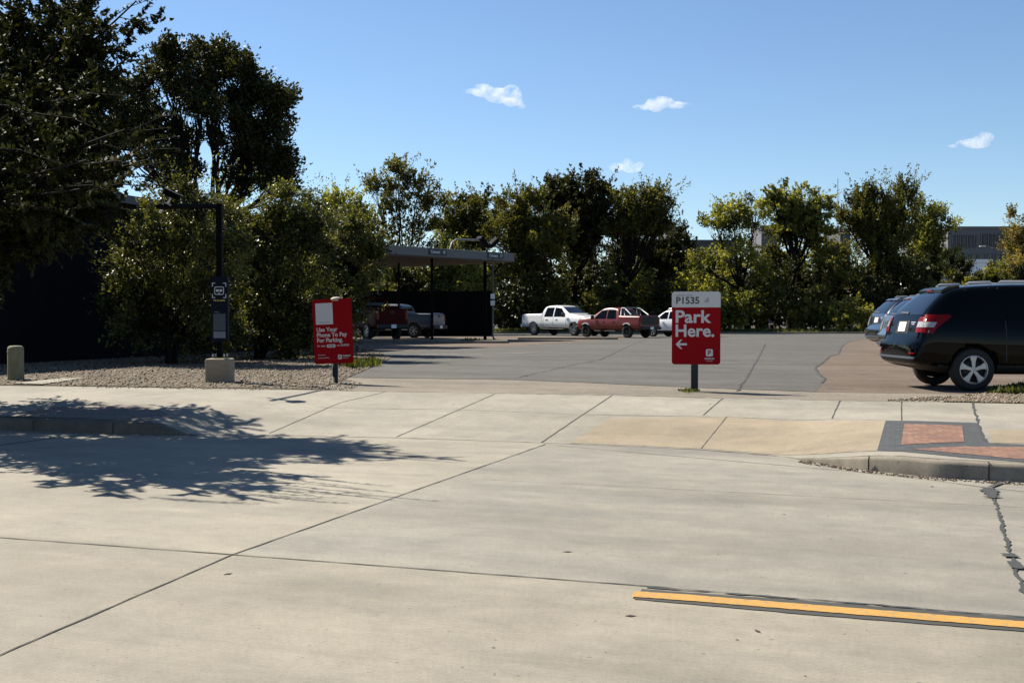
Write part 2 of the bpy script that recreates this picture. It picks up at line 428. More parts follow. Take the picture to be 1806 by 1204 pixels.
line(bm, [(-100, 681), (146, 681.6), (443, 686.8), (531, 688.3), (800, 692.3), (1080, 697.3), (1280, 702.5), (1600, 708.5)], .012, wj=.7)
tag(from_bm('pavement_joints', bm, M['joint']), kind='structure')
bm = bmesh.new()
line(bm, [(1715, 710), (1722, 735), (1731, 765), (1739, 781)], .03, wj=.6, jit=.012)
line(bm, [(1744, 861), (1760, 900), (1778, 965), (1800, 1030), (1815, 1060)], .026, off=.006, wj=.7, jit=.012, seg=.05)
line(bm, [(1744, 861), (1765, 853), (1782, 850)], .03, off=.014, wj=.4)
for (a, w) in ((((1742, 861), (1752, 880)), .11), (((1776, 978), (1786, 984)), .06), (((1786, 992), (1797, 1005)), .06)):
    line(bm, a, w, off=.011, wj=.7, seg=.04, jit=.001)
line(bm, [(1140, 1036), (1500, 1063), (1806, 1090), (1860, 1094)], .020, off=.005, wj=.9, jit=.008, seg=.05)
for k in range(1, len(jagR)):
    line(bm, [jagR[k - 1], jagR[k]], .035, off=.010, wj=.9, seg=.12, jit=.015)
line(bm, A_front, .03, off=.008, wj=.7)
line(bm, [(1462, 629), (1520, 627), (1560, 626)], .04, off=.010, wj=.8)
line(bm, [(1438, 685), (1560, 688), (1640, 690)], .03, off=.010, wj=.9)
for a, w in (([(700, 640), (820, 636), (930, 638), (1060, 634)], .03), ([(1060, 634), (1190, 640), (1330, 636), (1430, 641)], .025), ([(905, 668), (1000, 646), (1060, 634), (1110, 610), (1140, 599)], .025), ([(1300, 690), (1320, 660), (1335, 636), (1350, 606)], .03), ([(1480, 640), (1540, 638), (1620, 641)], .02), ([(1500, 660), (1560, 664), (1610, 662)], .02)):
    line(bm, a, w, off=.012, wj=.95, seg=.25, jit=.03)
tag(from_bm('road_cracks', bm, M['tar']), kind='structure')
def quadstrip(name, pts, mt, off):
    conform(name, pts, mt, off, .5)
Y0 = [G(*p) for p in ((1117, 1043.5), (1860, 1099), (1860, 1116), (1117, 1054))]
quadstrip('road_marking_edge', pix([(1132, 1039), (1460, 1062.5), (1806, 1090.5), (1860, 1095), (1860, 1120), (1806, 1114), (1460, 1087), (1118, 1057)], .005, .05), M['black_paint'], .004)
bm = bmesh.new(); line(bm, [(1117, 1048.9), (1200, 1054.4), (1460, 1075.6), (1806, 1103.4), (1860, 1107.6)], .125, off=.008, seg=.03, wj=.07, jit=.002); tag(from_bm('road_marking', bm, M['yellow']), kind='structure')
bm = bmesh.new()
line(bm, [(1466, 651), (1560, 651.5), (1640, 652)], .10, off=.010, wj=.3)
line(bm, [(1490, 612), (1545, 612)], .12, off=.010, wj=.3)
line(bm, [(-60, 790), (0, 784), (145, 765)], .10, off=.006, wj=.1)
line(bm, [(700, 628), (790, 625), (880, 624), (950, 622)], .3, off=.012, wj=.5)
tag(from_bm('parking_line_markings', bm, M['white_line']), kind='structure')

# far kerb + grass verge + islands
def cbox(name, x0, x1, d0, d1, z0, z1, mt, bev=.02):
    bm = bmesh.new(); c = cw((x0 + x1) / 2, (d0 + d1) / 2, (z0 + z1) / 2)
    box(bm, c, (x1 - x0, d1 - d0, z1 - z0), Matrix.Rotation(YAW, 3, 'Z'), bev)
    return from_bm(name, bm, mt)
# ------------------------------------------------------------------ stones, litter, grass
def scatter_poly(pts, n, y_split=None):
    xs = np.array([p[0] for p in pts]); ys = np.array([p[1] for p in pts]); out = []
    while len(out) < n:
        qx = RNG.uniform(xs.min(), xs.max(), n); qy = RNG.uniform(ys.min(), ys.max(), n)
        ins = np.zeros(n, bool); j = len(xs) - 1
        for i in range(len(xs)):
            c = ((ys[i] > qy) != (ys[j] > qy)) & (qx < (xs[j] - xs[i]) * (qy - ys[i]) / (ys[j] - ys[i] + 1e-12) + xs[i]); ins ^= c; j = i
        out += list(zip(qx[ins], qy[ins]))
    return np.array(out[:n])
def zs(a): return np.array([surf(x, y) for x, y in a])
def stones(name, pts, n, s0, s1, mt, off=.01):
    a = scatter_poly(pts, n); z = zs(a) + off
    O = np.array([(1, 0, 0), (0, 1, 0), (-1, 0, 0), (0, -1, 0), (0, 0, .7), (0, 0, -.7)]); Fo = np.array([(0, 1, 4), (1, 2, 4), (2, 3, 4), (3, 0, 4), (1, 0, 5), (2, 1, 5), (3, 2, 5), (0, 3, 5)])
    s = RNG.uniform(s0, s1, (n, 1, 1)) * RNG.uniform(.6, 1.3, (n, 1, 3)); V = O[None] * s * RNG.uniform(.75, 1.25, (n, 6, 3))
    th = RNG.uniform(0, 6.28, n); c, s_ = np.cos(th)[:, None], np.sin(th)[:, None]
    X = V[..., 0] * c - V[..., 1] * s_; Y = V[..., 0] * s_ + V[..., 1] * c
    V = np.stack([X + a[:, :1], Y + a[:, 1:], V[..., 2] + z[:, None]], -1).reshape(-1, 3)
    Fq = (Fo[None] + np.arange(n)[:, None, None] * 6).reshape(-1, 3)
    return tag(from_np(name, V, Fq, mt, attr=np.repeat(RNG.random(n), 6)), kind='stuff')
def stonemat():
    m = mat('pebbles', (.5, .45, .36), .85); t = NT(m); a = t.n.new('ShaderNodeAttribute'); a.attribute_name = 'tone'
    t.col(t.ramp(a.outputs['Fac'], [(0.0, (.09, .07, .045)), (.4, (.125, .098, .065)), (.75, (.18, .148, .102)), (.9, (.18, .10, .07)), (1.0, (.31, .29, .25))])); return m
M['pebble'] = stonemat()
def litmat():
    m = mat('leaf_litter', (.2, .12, .05), .8); t = NT(m); a = t.n.new('ShaderNodeAttribute'); a.attribute_name = 'tone'
    t.col(t.ramp(a.outputs['Fac'], [(0.0, (.015, .011, .008)), (.45, (.06, .018, .012)), (.8, (.12, .09, .055)), (1.0, (.06, .06, .02))])); return m
M['litter'] = litmat()
stones('pebbles', GL, 30000, .014, .04, M['pebble']); stones('leaf_litter', GL, 1800, .01, .032, M['litter'], .03); stones('pebbles', GR, 5000, .014, .035, M['pebble'])
stones('pebbles', pix([(1560, 707), (1640, 700), (1700, 700), (1700, 709)]), 260, .010, .028, M['pebble'])
stones('pebbles', pix([(443, 688), (146, 683.5), (146, 681), (443, 684), (620, 689), (640, 676), (610, 668), (560, 686)]), 500, .008, .02, M['pebble'], .004)
gut = pix([(1420, 812), (1527, 830), (1653, 843.5), (1806, 852), (1806, 856), (1653, 847), (1527, 834), (1400, 815)])
stones('gutter_litter', gut, 420, .004, .016, M['litter'], .003)
rlit = [(589, 945), (1460, 910), (870, 1142), (1420, 1192), (1001, 973), (1068, 1150), (1510, 888), (1644, 858), (1383, 907), (1336, 1113), (1112, 1086), (1050, 1095), (456, 1108), (402, 1012), (1190, 1048), (700, 1168), (1300, 1128), (930, 702), (1044, 712), (1140, 706), (1253, 712), (800, 713), (740, 704), (610, 706), (1325, 762), (1388, 790), (1430, 770), (1490, 782), (1520, 796), (1345, 716), (1640, 714)]
V = []; Fq = []
for i, (px, py) in enumerate(rlit):
    p = G(px, py); a = random.uniform(0, 6.28); l = random.choice((.006, .009, .012, .016, .03)) * random.uniform(.7, 1.3); w = l * random.uniform(.3, .6); b4 = len(V)
    for (u, v_, h) in ((-l, 0, .002), (0, w, .004), (l, 0, .002), (0, -w, .004)): V.append((p.x + u * math.cos(a) - v_ * math.sin(a), p.y + u * math.sin(a) + v_ * math.cos(a), p.z + h))
    Fq.append((b4, b4 + 1, b4 + 2, b4 + 3))
tag(from_np('road_litter', np.array(V), np.array(Fq), M['litter'], attr=RNG.uniform(0, .35, len(V))), 'scattered dark bits of dry leaf on the concrete', 'litter', kind='stuff')
# ------------------------------------------------------------------ foliage
def unit(n): v = RNG.normal(size=(n, 3)); return v / np.linalg.norm(v, axis=1, keepdims=True)
def nrm(v): return v / (np.linalg.norm(v, axis=-1, keepdims=True) + 1e-9)
def leaves_np(C, A, ls, ww, tone):
    """rhombic folded leaves: centres C, axes A"""
    n = len(C); B = nrm(np.cross(A, unit(n) + np.array([0, 0, .6]))); N = np.cross(A, B)
    l = ls[:, None]; w = l * ww; V = np.empty((n, 4, 3))
    V[:, 0] = C - A * l * .5; V[:, 1] = C + B * w * .5 + N * w * .22; V[:, 2] = C + A * l * .5; V[:, 3] = C - B * w * .5 + N * w * .22
    return V.reshape(-1, 3), np.arange(n * 4).reshape(n, 4), np.repeat(tone, 4)
def shoots_leaves(P0, D, L, k, lsize, ww, spread, tone0, droop=0.0):
    n = len(P0); t = RNG.uniform(0.05, 1.0, (n, k)); off = unit(n * k).reshape(n, k, 3) * spread * (1.05 - .75 * t)[..., None] * L[:, None, None]
    C = P0[:, None] + D[:, None] * (L[:, None] * t)[..., None] + off; C[..., 2] -= droop * (L[:, None] * t ** 2)
    A = nrm(D[:, None] * .7 + unit(n * k).reshape(n, k, 3) * .75 + nrm(off) * .4)
    tone = np.clip(tone0[:, None] + RNG.normal(0, .17, (n, k)), 0, 1).ravel()
    ls = lsize * RNG.uniform(.65, 1.25, n * k)
    return leaves_np(C.reshape(-1, 3), A.reshape(-1, 3), ls, ww, tone)
def crown(clumps, n_sub, sh, k, slen, lsize, ww=.55, up=.6, out=.8, rnd=.5, spread=.3, droop=0.0, tone=.5):
    """clumps: (centre np3, radii np3)"""
    VV = []; FF = []; TT = []; base = 0; subs = []
    for (c, r) in clumps:
        c = np.array(c); r = np.array(r); ns = max(3, int(n_sub))
        u = unit(ns); rad = RNG.uniform(.35, .85, (ns, 1)); sp = c + u * rad * r; subs.append(sp)
        for q, uu in zip(sp, u):
            m = sh; rr = r * RNG.uniform(.28, .42)
            s = q + unit(m) * RNG.uniform(.2, 1, (m, 1)) * rr
            D = nrm(uu * out + np.array([0, 0, up]) + unit(m) * rnd); L = slen * RNG.uniform(.5, 1.25, m)
            t0 = np.full(m, np.clip(tone + RNG.normal(0, .22), .02, .98))
            v, f, t = shoots_leaves(s, D, L, k, lsize, ww, spread, t0, droop); VV.append(v); FF.append(f + base); TT.append(t); base += len(v)
    return np.concatenate(VV), np.concatenate(FF), np.concatenate(TT), subs
def spikes(clumps, n, ln, k, lsize, tone):
    P0 = []; D = []
    for c, rr in clumps:
        u = unit(n); u[:, 2] = np.abs(u[:, 2]) * .8 + .1; u = nrm(u); P0.append(np.array(c) + u * np.array(rr) * .72); D.append(nrm(u * np.array([.95, .95, .6]) + np.array([0, 0, .55]) + unit(n) * .15))
    P0 = np.concatenate(P0); D = np.concatenate(D); L = ln * RNG.uniform(.6, 1.25, len(P0))
    return shoots_leaves(P0, D, L, k, lsize, .42, .15, np.clip(RNG.normal(tone, .2, len(P0)), 0, 1))
def branch_pts(a, b, sag=.12, n=6):
    a = Vector(a); b = Vector(b); d = b - a; L = d.length; pts = []
    j = Vector((random.uniform(-1, 1), random.uniform(-1, 1), 0)) * L * .06
    for i in range(n + 1):
        t = i / n; q = a.lerp(b, t); q.z += -math.sin(t * math.pi) * sag * L * .5 * (1 if d.z > 0 else -1); q += j * math.sin(t * math.pi * 1.7); pts.append(q)
    return pts
def tree(name, label, cat, base, clumps, mt, trunk_r=.2, fork=.35, group=None, twigs=True, stems=1, bark=None, lean=None, spike=0, **kw):
    root = empty(name, base); tag(root, label, cat, group); b = Vector(base)
    V, Fq, T, subs = crown(clumps, **kw)
    if spike:
        v, f, t = spikes(clumps, spike, kw['slen'] * 1.7, 30, kw['lsize'] * .95, .55); Fq = np.concatenate([Fq, f + len(V)]); V = np.concatenate([V, v]); T = np.concatenate([T, t])
    V = V - np.array(base)
    from_np('crown', V, Fq, mt, root, T)
    bm = bmesh.new(); cs = [Vector(c) for c, r in clumps]
    mean = sum(cs, Vector()) / len(cs); top = max(c.z for c in cs)
    for s in range(stems):
        an = 2 * math.pi * s / max(1, stems); st = Vector((math.cos(an), math.sin(an), 0)) * (trunk_r * 1.2 if stems > 1 else 0)
        f = b.lerp(mean, 1.0); fk = Vector((lerp(b.x, mean.x, .5), lerp(b.y, mean.y, .5), b.z + (top - b.z) * fork)) + st * 2.5
        pts = branch_pts(b + st - Vector((0, 0, .15)), fk, .0, 5); rs = [trunk_r * lerp(1.25, .75, i / 5) for i in range(6)]
        rs[0] *= 1.25
        tube(bm, [p - b for p in pts], rs, 9)
        for i, c in enumerate(cs):
            if i % stems != s: continue
            pp = branch_pts(fk, c, .15, 6); r0 = trunk_r * random.uniform(.35, .55)
            tube(bm, [p - b for p in pp], [r0 * lerp(1, .25, k / 6) for k in range(7)], 6)
            if twigs:
                for q in subs[i]:
                    st0 = pp[random.choice((3, 4, 5))]; tp = branch_pts(st0, Vector(q), .1, 3)
                    tube(bm, [p - b for p in tp], [r0 * .35, r0 * .25, r0 * .16, r0 * .07], 4, False)
    from_bm('trunk', bm, bark or M['bark'], root, True)
    return root
def pxclumps(lst, d, depth=1.0, minr=0):
    out = []
    for c in lst:
        px, py, rx, ry = c[:4]; dd = d + (c[4] if len(c) > 4 else 0); p = P(px, py, dd); s = dd / F_PX
        out.append(((p.x, p.y, p.z), (rx * s, max(rx, ry) * s * depth, ry * s)))
    return out
def gbase(px, d, z=None):
    p = cw((px - 903) / F_PX * d, d); return (p.x, p.y, zlot(p.x, p.y) if z is None else z)

# big dark tree behind the building
tree('oak_tree', 'tallest dark broad-crowned tree rising behind the low dark building', 'tree', gbase(395, 50),
     pxclumps([(330, 125, 55, 42), (285, 118, 38, 30), (378, 120, 42, 38), (438, 140, 36, 42), (225, 175, 45, 45), (300, 190, 60, 48, 2), (380, 190, 55, 46, -1), (450, 205, 45, 42), (492, 190, 24, 36), (245, 240, 45, 38), (205, 215, 32, 45), (420, 250, 45, 36), (478, 265, 34, 45), (300, 255, 45, 34, 1), (445, 305, 45, 34), (490, 318, 22, 40), (300, 300, 50, 34)], 50, 1.0),
     M['leaf_dark'], .33, .42, n_sub=15, sh=15, k=15, slen=.85, lsize=.19, up=.5, out=.7, spread=.38)

# small trees / shrubs in the gravel bed
SH = dict(n_sub=9, sh=19, k=17, slen=.66, lsize=.085, ww=.6, up=.22, out=.9, rnd=.6, spread=.27, droop=.22, tone=.36, spike=6)
tree('serviceberry_tree', 'leafy multi-stemmed small tree behind the concrete block and camera pole', 'tree', gbase(300, 27.5),
     pxclumps([(330, 352, 42, 28), (285, 392, 42, 32), (375, 400, 42, 36), (250, 450, 50, 35), (320, 450, 55, 42), (390, 460, 45, 45), (235, 530, 38, 36), (300, 520, 50, 42), (360, 535, 50, 48), (245, 570, 30, 22), (330, 580, 40, 22), (380, 585, 40, 24, 1), (285, 570, 40, 30, 1), (400, 400, 40, 40, 1), (345, 500, 60, 50, 1.5), (225, 490, 30, 30), (300, 420, 50, 40, 1)], 27.5, .8),
     M['leaf_shrub'], .07, .2, 'small trees in the gravel bed', stems=4, **SH)
tree('serviceberry_tree', 'broad leafy small tree directly left of the phone payment sign', 'tree', gbase(455, 31),
     pxclumps([(455, 392, 38, 28), (505, 372, 36, 30), (545, 390, 36, 32), (430, 430, 42, 42), (490, 430, 50, 45), (545, 440, 45, 45), (440, 510, 45, 42), (500, 515, 50, 45), (550, 520, 40, 45), (470, 575, 45, 28), (530, 580, 35, 26), (420, 570, 40, 34), (500, 470, 60, 60, 1.5), (420, 480, 40, 50), (560, 400, 32, 34), (410, 400, 30, 40), (560, 560, 34, 36), (520, 600, 40, 18)], 31, .8),
     M['leaf_shrub'], .08, .2, 'small trees in the gravel bed', stems=3, **SH)
tree('serviceberry_tree', 'leafy small tree behind the phone payment sign, next to the canopy roof', 'tree', gbase(600, 35),
     pxclumps([(598, 400, 34, 28), (632, 412, 26, 26), (590, 450, 42, 40), (638, 460, 30, 36), (590, 520, 40, 42), (625, 525, 26, 38), (600, 575, 34, 22), (610, 490, 42, 55, 1), (570, 480, 30, 50)], 35, .8),
     M['leaf_shrub'], .08, .2, 'small trees in the gravel bed', stems=3, **{**SH, 'lsize': .10})

# tree row beyond the lot
g1 = 'trees beyond the parking lot'
ROW = dict(n_sub=13, sh=10, k=15, slen=1.15, lsize=.25, ww=.5, up=.8, out=.75, rnd=.4, spread=.22)
def row(label, px, d, cl, m='leaf_mid', r=.2, fork=.4, name='tree', fill=True, **k):
    kk = dict(ROW); kk.update(k)
    if fill:
        mx = sum(c[0] for c in cl) / len(cl); my = sum(c[1] for c in cl) / len(cl) + 14
        sh_ = 16 if k.get('spike') else 2
        cl = [(c[0] + random.uniform(-4, 4), c[1] + sh_, c[2] * 1.25, c[3] * 1.05) for c in cl] + [(lerp(c[0], mx, .42), lerp(c[1], my, .42) + 8 + sh_, c[2] * .8, c[3] * .85) for c in cl]
    tree(name, label, 'tree', gbase(px, d), pxclumps(cl, d, .9), M[m], r, fork, g1, **kk)
row('yellow-topped tree just left of the spiky thin tree, above the small trees', 610, 62, [(605, 350, 34, 22), (585, 380, 35, 28), (628, 385, 30, 32), (600, 420, 40, 35), (640, 440, 30, 40)], 'leaf_light', lsize=.22, slen=.8, spike=5)
row('thin-crowned spiky tree showing sky gaps, above the left end of the canopy', 705, 84, [(700, 330, 26, 26), (664, 345, 20, 30), (742, 342, 24, 28), (705, 303, 10, 12), (700, 380, 40, 26), (765, 362, 22, 20), (672, 408, 26, 24), (735, 405, 34, 22), (700, 440, 50, 25)], 'leaf_mid', n_sub=10, sh=9, k=11, slen=1.1, fill=False, spike=7)
row('tree with two rounded tops above the middle of the canopy roof', 850, 92, [(845, 345, 22, 20), (812, 362, 22, 24), (865, 375, 28, 26), (825, 395, 34, 22), (788, 390, 18, 16), (850, 410, 40, 20)], 'leaf_mid', n_sub=12, sh=9, spike=6)
row('low yellow-green willow-like tree seen under the canopy', 810, 80, [(790, 420, 30, 16), (820, 450, 40, 25), (770, 480, 34, 30), (830, 490, 40, 30), (700, 480, 35, 30), (740, 500, 35, 30)], 'leaf_light', r=.14, slen=1.3, up=-.7, out=.4)
row('dark green tree right of the canopy end, left neighbour of the tallest central tree', 930, 88, [(905, 350, 30, 25), (930, 345, 22, 22), (950, 375, 38, 32), (890, 395, 34, 32), (930, 420, 45, 36), (985, 400, 32, 35), (900, 460, 40, 40), (960, 470, 45, 45)], 'leaf_mid', spike=6)
row('tallest central dark tree behind the white pickup', 1010, 92, [(1030, 315, 30, 22), (990, 325, 24, 20), (1062, 345, 28, 30), (970, 350, 22, 25), (1020, 355, 45, 30), (1060, 385, 28, 26), (1000, 395, 42, 32), (1020, 430, 35, 25)], 'leaf_dark', r=.3, lsize=.34, spike=7)
row('leaning tree with upswept spiky crown behind the red pickup', 1065, 90, [(1105, 355, 18, 26), (1132, 348, 22, 26), (1165, 352, 18, 26), (1120, 382, 34, 20), (1168, 388, 20, 16), (1088, 395, 20, 12)], 'leaf_mid', r=.3, fork=.35, up=1.0, out=.6, slen=1.2, spike=12)
row('low dark rounded tree between the leaning tree and the far office block', 1160, 96, [(1190, 425, 26, 20), (1150, 432, 34, 22), (1110, 445, 34, 28), (1204, 445, 16, 16), (1060, 450, 35, 30), (1160, 470, 45, 30)], 'leaf_dark', r=.2)
row('pale green spreading tree above the park here sign', 1320, 92, [(1290, 375, 34, 20), (1335, 372, 26, 22), (1262, 398, 24, 10), (1305, 410, 38, 26), (1285, 445, 50, 28), (1250, 470, 38, 26), (1330, 480, 40, 40)], 'leaf_light', r=.24, fork=.35, n_sub=12, sh=9, fill=False)
row('tree with cloud-like rounded top clumps left of the radio mast', 1395, 95, [(1380, 342, 30, 18), (1432, 348, 30, 20), (1400, 372, 38, 16), (1450, 368, 16, 18), (1368, 360, 14, 14), (1395, 400, 35, 20), (1440, 410, 30, 18)], 'leaf_light', r=.3, fork=.45, lsize=.26, up=.3, slen=.7)
row('large upright spiky dark green tree right of the radio mast', 1555, 98, [(1515, 345, 20, 26), (1548, 345, 20, 30), (1597, 332, 16, 24), (1575, 365, 30, 26), (1540, 385, 45, 30), (1500, 375, 16, 14), (1590, 395, 30, 30), (1555, 430, 60, 38), (1530, 480, 60, 42), (1590, 480, 45, 42)], 'leaf_mid', r=.3, up=1.1, out=.5, slen=1.3, spike=9)
row('yellow-green tree between the spiky tree and the concrete office block', 1640, 108, [(1630, 375, 24, 18), (1652, 392, 24, 28), (1625, 410, 25, 30), (1645, 440, 32, 36), (1620, 480, 35, 30)], 'leaf_light', r=.2)
row('sparse pale tree at the right edge of the photo, before the office block', 1800, 120, [(1788, 385, 24, 16), (1812, 395, 28, 22), (1800, 425, 36, 26), (1785, 460, 34, 24), (1830, 450, 30, 34)], 'leaf_yellow', r=.2, n_sub=7, sh=7)
# shrubs beneath
g2 = 'undergrowth bushes along the far edge of the lot'
def bush(label, px, py, rx, ry, d, m):
    tree('bush', label, 'bush', gbase(px, d), pxclumps([(px, py, rx, ry), (px - rx * .5, py + ry * .4, rx * .7, ry * .6), (px + rx * .5, py + ry * .4, rx * .7, ry * .6)], d, .8), M[m], .06, .15, g2, twigs=False,
         n_sub=11, sh=9, k=14, slen=.8, lsize=.26, ww=.6, up=.3, out=.8, rnd=.6, spread=.35)
BU = [(655, 500, 40, 60, 77, 'leaf_mid'), (720, 500, 40, 45, 78, 'leaf_dark'), (905, 520, 42, 52, 86, 'leaf_dark'), (965, 535, 38, 40, 88, 'leaf_mid'), (1020, 500, 40, 60, 93, 'leaf_dark'), (1075, 520, 38, 50, 89, 'leaf_mid'),
      (1130, 495, 42, 50, 91, 'leaf_light'), (1180, 520, 36, 50, 88, 'leaf_dark'), (1225, 500, 36, 45, 90, 'leaf_light'), (1290, 530, 40, 50, 88, 'leaf_light'), (1345, 520, 38, 55, 90, 'leaf_mid'),
      (1400, 500, 44, 60, 93, 'leaf_dark'), (1440, 545, 40, 35, 88, 'leaf_mid'), (1470, 470, 42, 55, 94, 'leaf_mid'), (1500, 555, 38, 28, 87, 'leaf_light'), (1545, 530, 40, 45, 92, 'leaf_dark'), (1590, 500, 44, 50, 95, 'leaf_dark'), (1240, 560, 32, 22, 86, 'leaf_mid'), (1368, 440, 32, 40, 97, 'leaf_mid'), (1450, 438, 36, 36, 99, 'leaf_light'), (1250, 490, 40, 40, 96, 'leaf_light'), (1190, 560, 34, 26, 87, 'leaf_dark')]
BL = ['bush left of the tailgate of the red pickup under the canopy', 'dark bush above the wall behind the first canopy post', 'dark bush just right of the last canopy post', 'bush above the bed of the white pickup', 'tall dark bush above the cab of the white pickup', 'bush above the bonnet of the red pickup',
      'lighter bush above the bed of the red pickup', 'dark bush at the left edge of the park here sign', 'lighter bush rising behind the top of the park here sign', 'light bush just right of the park here sign', 'bush below the pale spreading tree',
      'dark bush below the tree with rounded top clumps', 'low bush under the tree with rounded top clumps', 'bush below the radio mast', 'low light bush near the parked dark blue car', 'dark bush behind the dark blue car', 'dark bush above the rear window of the black car', 'low bush at the right edge of the park here sign by the kerb', 'bush high up behind the trunk of the pale spreading tree', 'light bush high up just left of the radio mast base', 'light bush behind the P1535 header of the park here sign', 'low dark bush behind the left side of the park here sign']
for b, l in zip(BU, BL): bush(l, *b)
# dense far wood
cl = []
for px in range(540, 1660, 34):
    for py in (485, 520, 560): cl.append((px + random.uniform(-12, 12), py + random.uniform(-8, 8), 28, 26, random.uniform(-3, 3)))
V, Fq, T, _ = crown(pxclumps(cl, 106, 1.0), n_sub=6, sh=9, k=14, slen=1.2, lsize=.45, ww=.65, spread=.4, tone=.35)
tag(from_np('woodland', V, Fq, M['leaf_dark'], attr=T), 'dark mass of woodland behind the tree row', 'woodland', kind='stuff')
cl = []
for px in range(1640, 1900, 30): cl.append((px, 506 + random.uniform(-7, 3), 26, 18, random.uniform(-6, 6)))
V, Fq, T, _ = crown(pxclumps(cl, 130, 1.0), n_sub=7, sh=9, k=14, slen=1.2, lsize=.45, ww=.65, spread=.4, tone=.4)
tag(from_np('hedge', V, Fq, M['leaf_mid'], attr=T), 'green planting behind the black parked car', 'hedge', kind='stuff')
row('small dark conifer in front of the white low roof', 1700, 140, [(1698, 470, 14, 14), (1680, 480, 10, 20), (1705, 490, 22, 14)], 'leaf_dark', r=.12, fill=False, name='conifer')
row('slim dark shrub against the left part of the white low roof', 1676, 138, [(1672, 455, 9, 18), (1668, 480, 12, 20)], 'leaf_dark', r=.12, fill=False, name='shrub')
row('distant bush beside the lamp post in front of the office block', 1770, 136, [(1765, 478, 22, 14), (1790, 480, 20, 16)], 'leaf_light', r=.12, fill=False, name='shrub')

